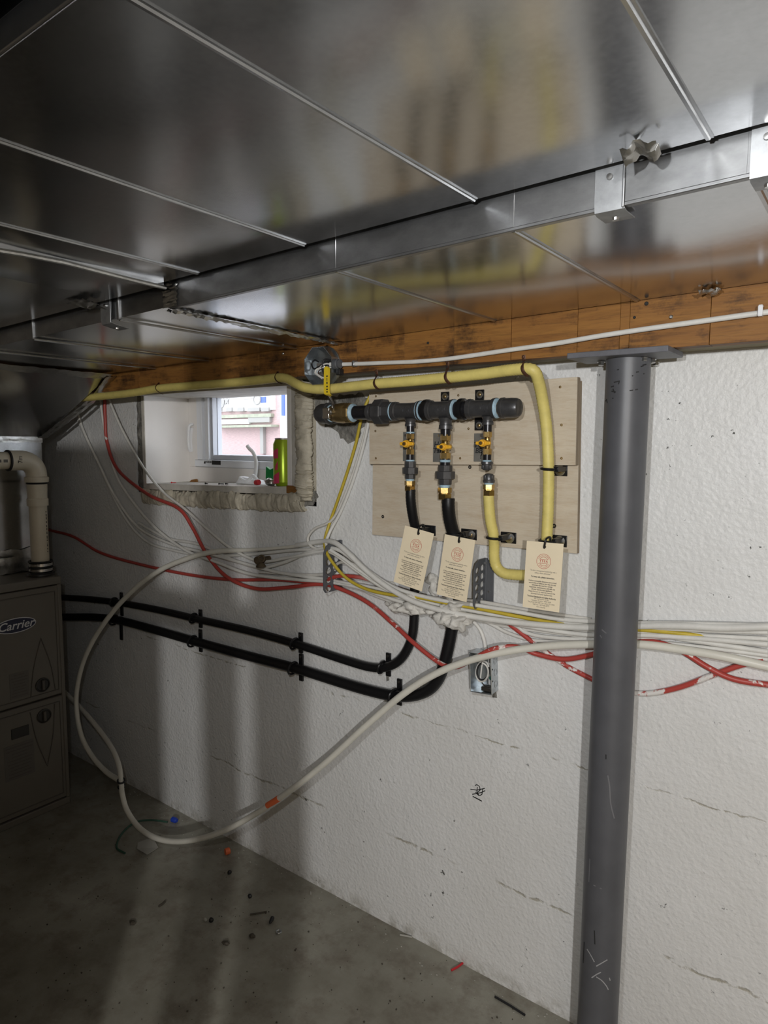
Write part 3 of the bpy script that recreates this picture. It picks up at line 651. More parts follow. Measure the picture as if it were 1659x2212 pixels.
strap(226, 'bent galvanised hanger strap on the duct edge at far left', 0.040, slump=0.006)
strap(1640, 'bright galvanised hanger strap at the right edge of the photo', 0.030)
# another duct run further overhead, seen at the top left corner
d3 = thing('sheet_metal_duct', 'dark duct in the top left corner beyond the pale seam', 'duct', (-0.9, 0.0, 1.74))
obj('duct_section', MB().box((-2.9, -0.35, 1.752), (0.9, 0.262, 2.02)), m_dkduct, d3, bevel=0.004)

# ================================================================== furnace with plenum and boot
FX, FY0, FY1, FZ = -2.5, 0.72, 1.268, 0.902
fu = thing('furnace', 'taupe upright gas furnace standing at the left edge', 'furnace', (-2.87, 1.0, 0))
obj('cabinet', MB().box((-3.24, FY0, 0.0), (FX-0.018, FY1, FZ)), m_furn, fu, bevel=0.004)
def door(z0, z1_, tall_tip_up):
    d = obj('door', MB().box((FX-0.018, FY0+0.004, z0), (FX, FY1-0.002, z1_)), m_furn, fu, bevel=0.004)
    # raised border and the tapering finger grip
    obj('border_bead', MB().tube([(FX+0.0005, FY0+0.02, z0+0.02), (FX+0.0005, FY1-0.022, z0+0.02), (FX+0.0005, FY1-0.022, z1_-0.022), (FX+0.0005, FY0+0.02, z1_-0.022)], 0.0028, 6, True), m_furn2, d)
    yk = 1.185
    if tall_tip_up: tip = (FX+0.001, yk+0.002, z0+0.235); a = (FX+0.001, yk-0.045, z0+0.018); b = (FX+0.001, yk+0.048, z0+0.022); kz = z0+0.055
    else: tip = (FX+0.001, yk+0.004, z1_-0.26); a = (FX+0.001, yk-0.05, z1_-0.03); b = (FX+0.001, yk+0.042, z1_-0.026); kz = z1_-0.06
    mid = lambda p, q_, k: (FX+0.001, (p[1]+q_[1])/2+k, (p[2]+q_[2])/2)
    L = cr([a, mid(a, tip, -0.008), tip], 8); R_ = cr([tip, mid(b, tip, 0.008), b], 8)
    obj('grip_outline', MB().tube(L+R_[1:], 0.0022, 6), m_furn2, d)
    k = obj('door_knob', MB().lathe((FX-0.002, yk, kz), (1, 0, 0), [(0, 0.0275), (0.006, 0.027), (0.007, 0.023), (0.004, 0.021)], 24), m_knob, d)
    obj('knob_bar', MB().box((FX+0.001, yk-0.005, kz-0.019), (FX+0.011, yk+0.005, kz+0.019)), m_furn2, k if False else d, bevel=0.002)
    return d
dl = door(0.03, 0.441, False); du = door(0.447, FZ-0.03, True)
obj('top_trim', MB().box((FX-0.02, FY0, FZ-0.026), (FX+0.004, FY1+0.003, FZ+0.004)), m_furn, fu, bevel=0.003)
obj('base_trim', MB().box((FX-0.02, FY0, 0.0), (FX+0.004, FY1+0.002, 0.026)), m_furn, fu, bevel=0.003)
obj('corner_trim', MB().box((FX-0.022, FY1-0.012, 0.026), (FX+0.003, FY1+0.003, FZ-0.026)), m_furn, fu, bevel=0.003)
def fpt(px, py, d=0.001): return PX(px, py, FX+d)
lc = fpt(33, 1351); lf = frame(lc, (0, 1, 0), (0, 0, 1))
def oval(ry, rz, d0, th): return MB().prism([lc+Vector((d0, ry*math.cos(t*PI/16), rz*math.sin(t*PI/16))) for t in range(32)], (th, 0, 0))
bd = obj('badge', oval(0.073, 0.0275, 0.0, 0.003), m_silver, fu); obj('badge_face', oval(0.070, 0.0245, 0.002, 0.0016), m_navy, bd)
text('badge_lettering', 'Carrier', 0.042, frame(lc+Vector((0.0042, 0, 0.0)), (0, 1, 0), (0, 0, 1)), m_silver, bd, shear=0.28, bold=0.0006)
def decal(name, x0, y0, x1, y1, mt, lines, seed):
    a = fpt((x0+x1)/2, y1); b = fpt((x0+x1)/2, y0); ya = fpt(x0, (y0+y1)/2).y; yb = fpt(x1, (y0+y1)/2).y
    d = obj(name, MB().box((FX+0.0002, ya, a.z), (FX+0.001, yb, b.z)), mt, fu, smooth=0)
    random.seed(seed); mb = MB()
    for i in range(lines):
        z = b.z-(i+0.8)*(b.z-a.z)/(lines+0.6); w = random.uniform(0.5, 0.92)*(yb-ya); y = (ya+yb)/2-w/2
        mb.box((FX+0.001, y, z-0.0022), (FX+0.0013, y+w, z+0.0022))
    if lines: obj('decal_print', mb, m_furn2, d, smooth=0)
decal('rating_decal', 21, 1452, 63, 1507, m_decal, 8, 1); decal('rating_decal', 10, 1605, 75, 1680, m_decal, 10, 2)
wy0, wy1 = fpt(24, 1580).y, fpt(63, 1580).y; wz0, wz1 = fpt(44, 1593).z, fpt(44, 1570).z
obj('sight_glass', MB().box((FX-0.001, wy0, wz0), (FX+0.0025, wy1, wz1)), m_knob, fu, bevel=0.002)
pl = thing('plenum', 'silver sheet metal plenum and boot above the furnace', 'plenum', (-2.95, 1.0, FZ))
PLX = -2.70; PT = PX(90, 945, PLX); py1 = PT.y; pz1 = PT.z
obj('plenum_box', MB().box((-3.24, 0.74, FZ+0.002), (PLX, py1, pz1)), m_galv, pl, bevel=0.003)
obj('transition_boot', MB().hexa([(-3.24, 0.74, pz1), (PLX, 0.74, pz1), (PLX, py1, pz1), (-3.24, py1, pz1)],
    [(-3.0, 0.84, 1.648), (-2.235, 0.84, 1.648), (-2.235, 1.345, 1.648), (-3.0, 1.345, 1.648)]), m_galv, pl, bevel=0.002)
crumple('foil_tape', pl, [(PLX, py1+0.002, pz1), (-2.55, py1+0.026, pz1+0.07), (-2.4, py1+0.05, pz1+0.145), (-2.23, 1.347, 1.648)], 0.04, 0.006, 4.0, Vector((0.55, 0.1, -0.8)), sub=45)
crumple('foil_tape', pl, [(PLX+0.003, 0.75, pz1-0.006), (PLX+0.003, 1.0, pz1-0.004), (PLX+0.003, py1, pz1-0.006)], 0.03, 0.003, 5.0, Vector((1, 0, 0)))
crumple('foil_sheet', pl, [(PLX+0.001, 0.75, pz1-0.06), (PLX+0.001, 1.0, pz1-0.06), (PLX+0.001, py1-0.004, pz1-0.06)], 0.10, 0.003, 6.0, Vector((1, 0, 0)), m_galv2)
crumple('foil_tape', pl, [(PLX+0.003, 0.75, FZ+0.05), (PLX+0.003, 0.95, FZ+0.05), (PLX+0.003, py1-0.01, FZ+0.05)], 0.09, 0.008, 7.0, Vector((1, 0, 0)), sub=40)
crumple('foil_tape', pl, [(-2.235, 0.85, 1.646), (-2.235, 1.1, 1.646), (-2.235, 1.34, 1.646)], 0.05, 0.003, 8.0, Vector((0.3, 0, -1)), sub=30)
# white vent pipe
VX = -2.59
va = PX(88, 1225, VX); vy = va.y; vt = PX(88, 1085, VX).z; hz = PX(10, 995, VX).z; rr = 0.0335
eR = 0.055; ez = hz-eR
vp = thing('vent_pipe', 'cream plastic vent pipe rising from the furnace top', 'pipe', (VX, vy, FZ))
obj('pipe', MB().lathe((VX, vy, FZ+0.02), (0, 0, 1), [(0, rr*0.95), (ez-0.03-FZ, rr*0.95)], 24), m_pvc, vp)
obj('coupling', MB().lathe((VX, vy, vt-0.012), (0, 0, 1), [(0, rr*1.12), (0.026, rr*1.13), (0.030, rr*1.02), (ez-vt-0.022, rr*1.08)], 24), m_pvc, vp)
el = [(VX, vy, ez-0.02)] + [(VX, vy-eR*(1-math.cos(t)), ez+eR*math.sin(t)) for t in [i*PI/2/8 for i in range(9)]] + [(VX, vy-eR-0.045, hz)]
obj('elbow', MB().tube(el, rr*1.1, 20), m_pvc, vp, smooth=40)
obj('elbow_hub', MB().lathe((VX, vy, ez-0.028), (0, 0, 1), [(0, rr*1.05), (0.0, rr*1.25), (0.018, rr*1.28), (0.022, rr*1.1)], 24), m_pvc, vp)
obj('seal_ring', MB().ring((VX, vy, ez-0.032), (0, 0, 1), rr*1.02, 0.004, 24, 6), m_rubber, vp)
obj('seal_ring', MB().ring((VX, vy-eR-0.046, hz), (0, 1, 0), rr*1.04, 0.005, 24, 6), m_rubber, vp)
obj('pipe', MB().lathe((VX, vy-eR-0.04, hz), (0, -1, 0), [(0, rr*0.95), (0.95, rr*0.95)], 24), m_pvc, vp)
for dz in (0.012, 0.032): obj('hose_clamp', MB().lathe((VX, vy, FZ+0.004+dz), (0, 0, 1), [(0, rr*1.15), (0.002, rr*1.24), (0.012, rr*1.24), (0.014, rr*1.15)], 24), m_ss, vp)
for dz in (0.006, 0.028, 0.050): obj('seal_ring', MB().ring((VX, vy, FZ+0.004+dz), (0, 0, 1), rr*1.2, 0.004, 24, 6), m_rubber, vp)
obj('base_flange', MB().lathe((VX, vy, FZ+0.003), (0, 0, 1), [(0, rr*1.5), (0.006, rr*1.45)], 24), m_knob, vp)
mk = MB(); random.seed(3); zz_ = FZ+0.09
while zz_ < vt-0.03:
    h_ = random.uniform(0.003, 0.012); a = -0.18
    mk.box((VX+rr*0.95*math.cos(0.55)-0.0003, vy+rr*0.95*math.sin(0.55)-0.003, zz_), (VX+rr*0.95*math.cos(0.55)+0.0012, vy+rr*0.95*math.sin(0.55)+0.001, zz_+h_)); zz_ += h_+random.uniform(0.002, 0.008)
obj('pipe_print', mk, m_furn2, vp, smooth=0)
mk = MB(); yy = vy-eR-0.06
for i in range(9):
    w_ = random.uniform(0.006, 0.016); mk.box((VX+rr*0.945, yy-w_, hz-0.006), (VX+rr*0.96, yy, hz+0.005)); yy -= w_+random.uniform(0.004, 0.012)
obj('pipe_print', mk, m_furn2, vp, smooth=0)
text('marker_note', '7m', 0.022, frame(Vector((VX+rr*1.115, vy-eR-0.018, hz+0.004)), (0, 0, 1), (0, -1, 0)), m_ink, vp, ext=0.0006)

# ================================================================== steel post
PA = PY(1357, 795, 1.41); PB = PY(1290, 2212, 1.41)
dirp = (PA-PB).normalized(); PB0 = PB + dirp*((0.012-PB.z)/dirp.z); PT_ = PB + dirp*((1.585-PB.z)/dirp.z)
po = thing('support_post', 'dark grey round steel post with a flat bearing plate', 'post', (PB0.x, PB0.y, 0))
obj('column', MB().lathe(PB0, dirp, [(0, 0.0435), ((PT_-PB0).length, 0.0435)], 40), m_post, po)
obj('bearing_plate', MB().box((-0.541, 1.333, 1.585), (-0.345, 1.445, 1.5965)), m_post_edge, po, bevel=0.0015)
obj('base_plate', MB().box((PB0.x-0.06, PB0.y-0.06, 0.0), (PB0.x+0.06, PB0.y+0.06, 0.012)), m_post_edge, po, bevel=0.0015)
def hexbolt(c, ax, r, L, par, name='bolt'):
    obj(name, MB().lathe(c, ax, [(0, r*1.35), (0.0015, r*1.35), (0.0016, r), (L, r), (L+0.001, r*0.85)], 6), m_zinc, par)
for px, py in ((1299, 781), (1391, 772), (1409, 776), (1416, 782)):
    p = PZ(px, py, 1.584); hexbolt(p, (0.1 if px > 1400 else 0, -0.1, -1), 0.0065, 0.007, po)
# scuffs: white scratches low down, black chips near the top
def on_post(px, py):
    p = PY(px, py, 1.41); t = (p.z-PB0.z)/dirp.z; c = PB0+dirp*t; d = ray(px, py); d = d.normalized()
    # nearest point of the ray on the cylinder
    o_ = CAM-PB0; dd = d-dirp*d.dot(dirp); oo = o_-dirp*o_.dot(dirp); R = 0.0437
    A = dd.dot(dd); B = 2*dd.dot(oo); C_ = oo.dot(oo)-R*R; D = B*B-4*A*C_
    return CAM+d*((-B-math.sqrt(max(D, 0)))/(2*A))
def scuff(name, strokes, w, mt):
    for s_ in strokes:
        mb = MB(); pts = [on_post(*q) for q in s_]; pts = cr(pts, 3) if len(pts) > 2 else pts; n = len(pts)
        for a, b in zip(pts[:-1], pts[1:]):
            t = (b-a).normalized(); c = (a+b)/2; nr = (c-PB0); nr = (nr-dirp*nr.dot(dirp)).normalized(); sd = t.cross(nr)*w*0.5
            mb.prism([a-sd, b-sd, b+sd, a+sd], nr*0.0004)
        obj(name, mb, mt, po, smooth=0)
m_scuff = mat('pale_scuff', (0.33, 0.33, 0.34), 0.6); m_scuffd = mat('faint_scuff', (0.16, 0.16, 0.17), 0.5)
scuff('white_scratch', [[(1288,2087),(1300,2080),(1312,2073)], [(1268,2050),(1276,2063),(1284,2078)], [(1278,2112),(1290,2104),(1298,2100)], [(1288,2110),(1300,2118),(1310,2130),(1314,2138)], [(1316,2112),(1318,2118)]], 0.0022, m_scuff)
scuff('faint_scratch', [[(1313,1675),(1317,1700),(1319,1735),(1327,1768)], [(1274,1855),(1272,1905)], [(1282,1912),(1300,1920)], [(1300,1360),(1310,1368)], [(1296,1372),(1300,1378)]], 0.0025, m_scuffd)
scuff('black_chip', [[(1365,812),(1392,807)], [(1374,804),(1380,803)], [(1326,826),(1339,823)], [(1338,823),(1336,830)], [(1320,836),(1326,834)], [(1321,845),(1330,847)], [(1324,840),(1328,849)], [(1308,866),(1325,860)], [(1310,862),(1312,870)], [(1360,844),(1378,841)], [(1333,799),(1337,798)], [(1384,792),(1390,790)], [(1388,789),(1396,787)], [(1309,1630),(1309,1640)], [(1284,2010),(1285,2040)], [(1262,2035),(1260,2080)]], 0.0024, m_ink)

# ================================================================== plywood backing
YB, YF = 1.474, 1.456
def ply(name, y0, y1, c4, lab):
    a, b, c, d = [PY(px, py, y0) for px, py in c4]
    t = thing(name, lab, 'plywood', ((a.x+b.x)/2, (y0+y1)/2, min(c.z, d.z)))
    o = obj('plywood_face', MB().prism([a, b, c, d], (0, 0.003, 0)), m_ply, t, bevel=0.0006, seg=1)
    o2 = obj('plywood_core', MB().prism([p+Vector((0, 0.003, 0)) for p in (a, b, c, d)], (0, y1-y0-0.003, 0)), m_plyedge, t, smooth=0)
    return t
bk = ply('plywood_board', YB, 1.489, [(806,862), (1252,822), (1246,1196), (804,1155)], 'lower larger plywood board fixed to the white wall')
ft = ply('plywood_board', YF, YB-0.0005, [(797,848), (1247,814), (1243,1005), (798,1003)], 'upper plywood board carrying the black pipe manifold')
def screw_on(par, px, py, Y, r=0.0032, mt=None, name='screw'):
    p = PY(px, py, Y); obj(name, MB().lathe(p+Vector((0, 0.001, 0)), (0, -1, 0), [(0, r), (0.0014, r*0.95), (0.0016, r*0.4), (0.0008, r*0.2)], 10), mt or m_brass_d, par)
for px, py in ((812,856), (811,931), (812,990), (990,854), (994,990), (1210,836), (1213,918), (1213,990), (1012,926)): screw_on(ft, px, py, YF)
for px, py, r in ((827,1116,0.005), (1015,1009,0.005), (1197,1136,0.0055)): screw_on(bk, px, py, YB, r, m_knob, 'knot_hole')

# ================================================================== gas manifold
YM = 1.402
def zp(zx, zy): return (640+0.3858*zx, 740+0.3858*zy)
def gx(zx): return PY(*zp(zx, 380), YM).x
def gz(zx, zy): return PY(*zp(zx, zy), YM).z
def sc(zx, zd):                         # size of zd crop pixels at that place, in metres
    a = PY(*zp(zx, 400), YM).z; b = PY(*zp(zx, 400+zd), YM).z; return abs(a-b)
MZ = 1.494
ma = thing('gas_manifold', 'black iron gas manifold with brass valves on plywood', 'gas manifold', (gx(640), YM, gz(1075, 715)))
def hl(name, z0, prof, mt, par=None, n=24, ph=0.0, sm=35):   # piece along the header, prof = [(crop x, crop diameter)]
    x0 = gx(z0); P = [(gx(a)-x0, sc(a, d)/2) for a, d in prof]
    return obj(name, MB().lathe((x0, YM, MZ), (1, 0, 0), P, n, ph), mt, par or ma, smooth=sm)
# elbow turning into the wall
er = sc(160, 110)/2; ex = gx(158)
elb = [(gx(196), YM, MZ)] + [(ex-0.012*math.sin(t)-0.002, YM+0.016*(1-math.cos(t)), MZ) for t in (0.0, 0.4, 0.8, 1.2, PI/2)] + [(ex-0.014, YM+0.05, MZ), (ex-0.014, WY+0.01, MZ)]
obj('elbow', MB().tube(elb, [er, er*1.02, er*1.02, er*1.0, er*0.98, er*0.96, er*0.95, er*0.9], 24), m_iron, ma, smooth=50)
obj('elbow_band', MB().lathe((gx(176), YM, MZ), (1, 0, 0), [(0, er), (0.001, er*1.1), (0.009, er*1.12), (0.010, er*0.95)], 24), m_iron, ma)
hl('pipe_nipple', 186, [(186, 84), (236, 84)], m_ss)
hl('sealant', 184, [(184, 98), (190, 101), (197, 96)], m_dope)
vb = hl('shutoff_valve', 200, [(200, 80), (204, 92), (222, 96), (232, 108), (262, 116), (290, 112), (300, 100)], m_brass_d)
hl('valve_hex', 288, [(288, 112), (290, 118), (312, 118), (316, 104)], m_brass_d, vb, 8, PI/8, 20)
hl('sealant', 314, [(314, 100), (320, 104), (326, 90), (332, 86)], m_dope)
hl('pipe_nipple', 318, [(318, 80), (420, 80)], m_pipe)
un = hl('union', 408, [(408, 84), (410, 96), (424, 98), (430, 90), (446, 104), (452, 126)], m_iron)
hl('union_nut', 448, [(448, 128), (454, 146), (498, 150), (502, 138)], m_iron, un, 8, PI/8, 20)
hl('union_tail', 500, [(500, 118), (536, 116), (538, 100)], m_iron, un, 8, PI/8, 20)
hl('sealant', 538, [(538, 96), (541, 102), (549, 98), (552, 84)], m_dope)
def tee(z0, z1_, zb, zbend, dia, dbr):
    w = z1_-z0
    t = hl('tee_fitting', z0, [(z0, dia*0.9), (z0+1, dia*1.02), (z0+9, dia*1.03), (z0+10, dia*0.99), (z0+20, dia*0.99), (z0+24, dia*0.88), (z0+w*0.5, dia*0.86), (z1_-24, dia*0.89), (z1_-20, dia*1.02), (z1_-10, dia*1.03), (z1_-9, dia*1.07), (z1_-1, dia*1.07), (z1_, dia*0.85)], m_iron)
    xb = gx(zb); zt = MZ-sc(zb, dia*0.40); ze = gz(zb, zbend); L = zt-ze; r = sc(zb, dbr)/2
    obj('tee_branch', MB().lathe((xb, YM, zt), (0, 0, -1), [(0, r*1.15), (L*0.3, r*0.92), (L*0.6, r*0.92), (L*0.66, r*1.02), (L*0.97, r*1.04), (L, r*0.85)], 24), m_iron, t)
    cst = MB()                          # cast marks
    for k in range(5):
        x = xb-0.012+k*0.006; z = MZ+0.006*math.sin(k*2.1); cst.box((x, YM-sc(zb, dia*0.46)-0.0004, z-0.003), (x+0.0022, YM-sc(zb, dia*0.40), z+0.004))
    obj('cast_mark', cst, m_iron, t, smooth=0)
    return xb, ze
X1, E1 = tee(548, 702, 640, 470, 106, 62)
hl('sealant', 688, [(688, 92), (690, 112), (701, 110), (704, 92)], m_dope)
hl('pipe_nipple', 700, [(700, 88), (760, 88)], m_pipe)
X2, E2 = tee(742, 888, 838, 486, 112, 76)
hl('sealant', 882, [(882, 96), (884, 116), (894, 112), (897, 96)], m_dope)
hl('pipe_nipple', 892, [(892, 92), (980, 90)], m_pipe)
X3, E3 = tee(966, 1124, 1074, 462, 112, 64)
hl('sealant', 1118, [(1118, 96), (1120, 116), (1132, 110), (1136, 94)], m_dope)
hl('pipe_nipple', 1130, [(1130, 88), (1160, 88)], m_ss)
hl('pipe_cap', 1148, [(1148, 104), (1150, 118), (1166, 120), (1169, 112), (1205, 114), (1235, 110), (1248, 96), (1254, 70)], m_iron, None, 28)
# yellow lever of the main valve
vx = gx(206); lv = obj('lever_bracket', MB().box((vx-0.010, YM-sc(206, 60)-0.004, MZ-0.016), (vx+0.014, YM-sc(206, 50), MZ+0.014)), m_ss, vb, bevel=0.002)
lp = [PY(*zp(zx, zy), yy_) for zx, zy, yy_ in ((205, 365, YM-0.030), (203, 332, YM-0.045), (186, 296, 1.334), (172, 282, 1.328), (171, 220, 1.326), (172, 150, 1.326))]
obj('lever_arm', MB().tube([lp[0], lp[1], lp[2]], 0.0075, 8, flat=0.3), m_ss, vb, smooth=50)
lw = MB(); wdt = 0.0075
yv = Vector((0, 0.0035, 0)); outl = []
C = cr([lp[2], lp[3], lp[4], lp[5]], 4)
Lf = [p+Vector((-wdt, 0, 0)) for p in C]; Rg = [p+Vector((wdt, 0, 0)) for p in C]
capp = [C[-1]+Vector((wdt*math.cos(t), 0, wdt*math.sin(t))) for t in [PI*i/8 for i in range(1, 8)]]
for i in range(len(C)-1): lw.hexa([Lf[i]-yv, Rg[i]-yv, Rg[i]+yv, Lf[i]+yv], [Lf[i+1]-yv, Rg[i+1]-yv, Rg[i+1]+yv, Lf[i+1]+yv])
lw.prism([Rg[-1]-yv]+[p-yv for p in capp]+[Lf[-1]-yv], yv*2)
obj('valve_lever', lw, m_lever, vb)
mk = MB()
for zy, h_, w_ in ((188, 6, 12), (205, 16, 4), (226, 12, 7), (246, 8, 10), (262, 7, 10), (276, 6, 9)):
    p = PY(*zp(172, zy), 1.326-0.0037); mk.box((p.x-sc(172, w_)/2, p.y-0.0003, p.z-sc(172, h_)/2), (p.x+sc(172, w_)/2, p.y+0.0003, p.z+sc(172, h_)/2))
obj('lever_print', mk, m_ink, vb, smooth=0)
obj('lever_nut', MB().lathe(PY(*zp(200, 390), YM-0.026), (0, -1, 0), [(0, 0.007), (0.008, 0.007), (0.0085, 0.004), (0.012, 0.004)], 6), m_ss, vb)

def vl(name, x, z0, zx, prof, mt, par=None, n=20, ph=0.0, sm=35):   # piece along a drop, prof = [(crop y, crop diameter)]
    za = gz(zx, z0); P = [(za-gz(zx, a), sc(zx, d)/2) for a, d in prof]
    return obj(name, MB().lathe((x, YM, za), (0, 0, -1), P, n, ph), mt, par or ma, smooth=sm)
def ball_valve(x, zx, y0, y1, w, hy, hx):
    h = y1-y0
    v = vl('ball_valve', x, y0, zx, [(y0+h*0.26, w*0.72), (y0+h*0.36, w*0.86), (y0+h*0.6, w*0.86), (y0+h*0.74, w*0.7)], m_brass)
    vl('valve_hex', x, y0, zx, [(y0, w*0.95), (y0+1, w*1.04), (y0+h*0.24, w*1.04), (y0+h*0.27, w*0.8)], m_brass, v, 6, PI/6, 20)
    vl('valve_hex', x, y1, zx, [(y0+h*0.72, w*0.8), (y0+h*0.74, w*1.04), (y1-1, w*1.04), (y1, w*0.95)], m_brass, v, 6, PI/6, 20)
    # the tee handle stands out in front of the valve
    yh = YM-sc(zx, w*0.5)-0.018; c = PY(*zp(hx, hy), yh); s_ = sc(zx, 48)
    obj('valve_stem', MB().lathe((c.x, YM, c.z), (0, -1, 0), [(0, 0.008), (YM-yh, 0.007)], 14), m_brass, v)
    hb = MB(); R = s_*0.42; L = s_*1.0
    out = []
    for k in range(24):
        t = 2*PI*k/24; ca, sa = math.cos(t), math.sin(t)
        rr_ = R*1.05
        if abs(sa) < 0.45: rr_ = L*(1.02 if ca > 0 else 0.88)
        out.append(c+Vector((rr_*ca, 0, (R*0.42*(1 if sa > 0 else -1) if abs(sa) < 0.45 and abs(sa) > 0.01 else rr_*sa) if abs(sa) < 0.45 else rr_*sa)))
    hb.prism(out, (0, 0.007, 0)); hb.lathe(c+Vector((0, 0.007, 0)), (0, -1, 0), [(0, R), (0.012, R*0.9)], 18)
    hd = obj('valve_handle', hb, m_vhandle, v, bevel=0.001)
    obj('handle_nut', MB().lathe(c+Vector((0, -0.004, 0)), (0, -1, 0), [(0, R*0.55), (0.004, R*0.5), (0.0042, R*0.2)], 8), m_brass_d, v)
    return v
def union_v(x, zx, y0, y1, y2, y3, w):   # neck, collar, tail
    u = vl('union', x, y0, zx, [(y0, w*0.58), (y0+2, w*0.72), (y1, w*0.74)], m_iron, None, 8, PI/8, 20)
    vl('union_nut', x, y1, zx, [(y1-2, w*0.86), (y1+1, w), (y2-2, w), (y2, w*0.9)], m_iron, u, 8, PI/8, 20)
    vl('union_tail', x, y2, zx, [(y2-1, w*0.70), (y3-3, w*0.68), (y3, w*0.58)], m_iron, u, 8, PI/8, 20)
def fitting(x, zx, y0, y1, w, par=None):
    h = y1-y0
    f = vl('hose_fitting', x, y0, zx, [(y0, w*0.75), (y0+1, w*0.94), (y0+h*0.42, w*0.94), (y0+h*0.46, w*0.8), (y0+h*0.52, w*0.8)], m_brass, par, 6, 0.3, 20)
    vl('fitting_nut', x, y0, zx, [(y0+h*0.5, w*0.85), (y0+h*0.53, w), (y1-2, w), (y1, w*0.85)], m_brass, f, 6, 0.7, 20)
    return f
# drop 1
vl('pipe_nipple', X1, 466, 640, [(466, 46), (512, 46)], m_pipe); vl('sealant', X1, 500, 640, [(500, 47), (503, 51), (508, 50)], m_dope)
ball_valve(X1, 640, 508, 630, 46, 567, 612)
vl('pipe_nipple', X1, 626, 640, [(626, 46), (668, 46)], m_pipe); vl('sealant', X1, 656, 640, [(656, 47), (659, 52), (666, 50)], m_dope)
union_v(X1, 640, 664, 700, 736, 764, 92); vl('sealant', X1, 762, 640, [(762, 46), (766, 50), (777, 46)], m_dope)
fitting(X1, 638, 774, 830, 66)
# drop 2
vl('pipe_nipple', X2, 480, 850, [(480, 58), (522, 58)], m_pipe)
ball_valve(X2, 850, 514, 655, 60, 584, 820)
vl('pipe_nipple', X2, 650, 850, [(650, 58), (690, 58)], m_pipe); vl('sealant', X2, 656, 850, [(656, 58), (660, 64), (670, 60)], m_dope)
union_v(X2, 850, 686, 722, 764, 798, 114); vl('sealant', X2, 796, 850, [(796, 58), (800, 64), (814, 56)], m_dope)
fitting(X2, 850, 812, 880, 84)
# drop 3, capped off
vl('pipe_nipple', X3, 458, 1074, [(458, 48), (500, 48)], m_pipe)
ball_valve(X3, 1074, 496, 630, 48, 563, 1040)
vl('pipe_nipple', X3, 626, 1074, [(626, 48), (672, 48)], m_pipe); vl('sealant', X3, 658, 1074, [(658, 48), (662, 54), (668, 50)], m_dope)
cp = vl('pipe_cap', X3, 666, 1074, [(666, 56), (667, 68), (680, 70), (684, 62), (704, 58), (714, 46), (717, 24)], m_iron)
def ribs(x, zx, ya, yb, w, par):
    mb = MB(); za, zb_ = gz(zx, ya), gz(zx, yb); r = sc(zx, w)/2
    for k in range(4):
        t = PI/4+k*PI/2+0.3; mb.box((x+r*math.cos(t)-0.003, YM+r*math.sin(t)-0.003, zb_), (x+r*math.cos(t)+0.003, YM+r*math.sin(t)+0.003, za))
    obj('cap_rib', mb, m_iron, par, bevel=0.001)
ribs(X3, 1074, 684, 708, 54, cp)

# ---------------------------------------------------------------- hoses
def hose_profile(P, r, amp, step):
    out = []; R = []; acc = 0.0
    P2 = cr(P, 8); L = [0.0]
    for a, b in zip(P2[:-1], P2[1:]): L.append(L[-1]+(b-a).length)
    n = int(L[-1]/step); i = 0
    for k in range(n+1):
        s_ = L[-1]*k/n
        while i < len(L)-2 and L[i+1] < s_: i += 1
        t = (s_-L[i])/max(L[i+1]-L[i], 1e-9); out.append(P2[i].lerp(P2[i+1], t)); R.append(r+amp*(1 if k % 2 else -1))
    return out, R
xm = PY(1078, 1020, YM)
yh = thing('yellow_gas_hose', 'yellow jacketed gas hose looping along the beam and down the plywood', 'hose', (X3, YM, 1.05))
x3b = PY(*zp(1078, 800), YM).x
c2 = vl('pipe_cap', x3b, 733, 1078, [(733, 24), (736, 46), (746, 58), (766, 62), (770, 70), (784, 68), (785, 56)], m_iron, yh)
ribs(x3b, 1078, 742, 766, 54, c2)
vl('sealant', x3b, 782, 1078, [(782, 50), (786, 54), (797, 48)], m_dope, yh)
fitting(x3b, 1078, 794, 858, 70, yh)
Yh = 1.43
pts = [PY(*zp(1076, 850), YM), PY(*zp(1080, 920), YM+0.004), PY(*zp(1088, 1000), YM+0.010), PY(*zp(1104, 1075), YM+0.02), PY(*zp(1108, 1140), YM+0.03), PY(*zp(1108, 1200), YM+0.035),
       PY(*zp(1122, 1255), YM+0.04), PY(*zp(1160, 1290), YM+0.04), PY(*zp(1220, 1300), YM+0.042), PY(*zp(1290, 1302), YM+0.042), PY(*zp(1360, 1290), YM+0.042), PY(*zp(1398, 1250), YM+0.04), PY(*zp(1406, 1190), YM+0.035),
       PY(1181, 1170, 1.43), PY(1184, 1100, 1.428), PY(1185, 1015, 1.424), PY(1181, 930, 1.418), PY(1172, 865, 1.40), PY(1163, 822, 1.375), PY(1153, 801, 1.358), PY(1133, 797, 1.356), PY(1090, 801, 1.357), PY(1040, 808, 1.358), PY(965, 816, 1.358), PY(890, 823, 1.358), PY(815, 829, 1.357),
       PY(760, 835, 1.357), PY(700, 841, 1.357), PY(662, 838, 1.357), PY(640, 829, 1.357), PY(622, 819, 1.357), PY(603, 816, 1.357), PY(560, 821, 1.357), PY(500, 827, 1.357), PY(420, 833, 1.357), PY(345, 839, 1.357), PY(290, 848, 1.357), PY(240, 854, 1.357), PY(180, 860, 1.357), PY(120, 866, 1.357)]
P_, R_ = hose_profile(pts, 0.0128, 0.00055, 0.0036)
obj('hose', MB().tube(P_, R_, 14), m_yhose, yh, smooth=60)
mk = MB()
for k in range(16):
    p = PY(1190-0.15*k, 1095-k*5.5, 1.416); mk.box((p.x-0.001, p.y-0.0002, p.z-0.0018), (p.x+0.0016, p.y+0.0012, p.z+0.0018))
bh = {}
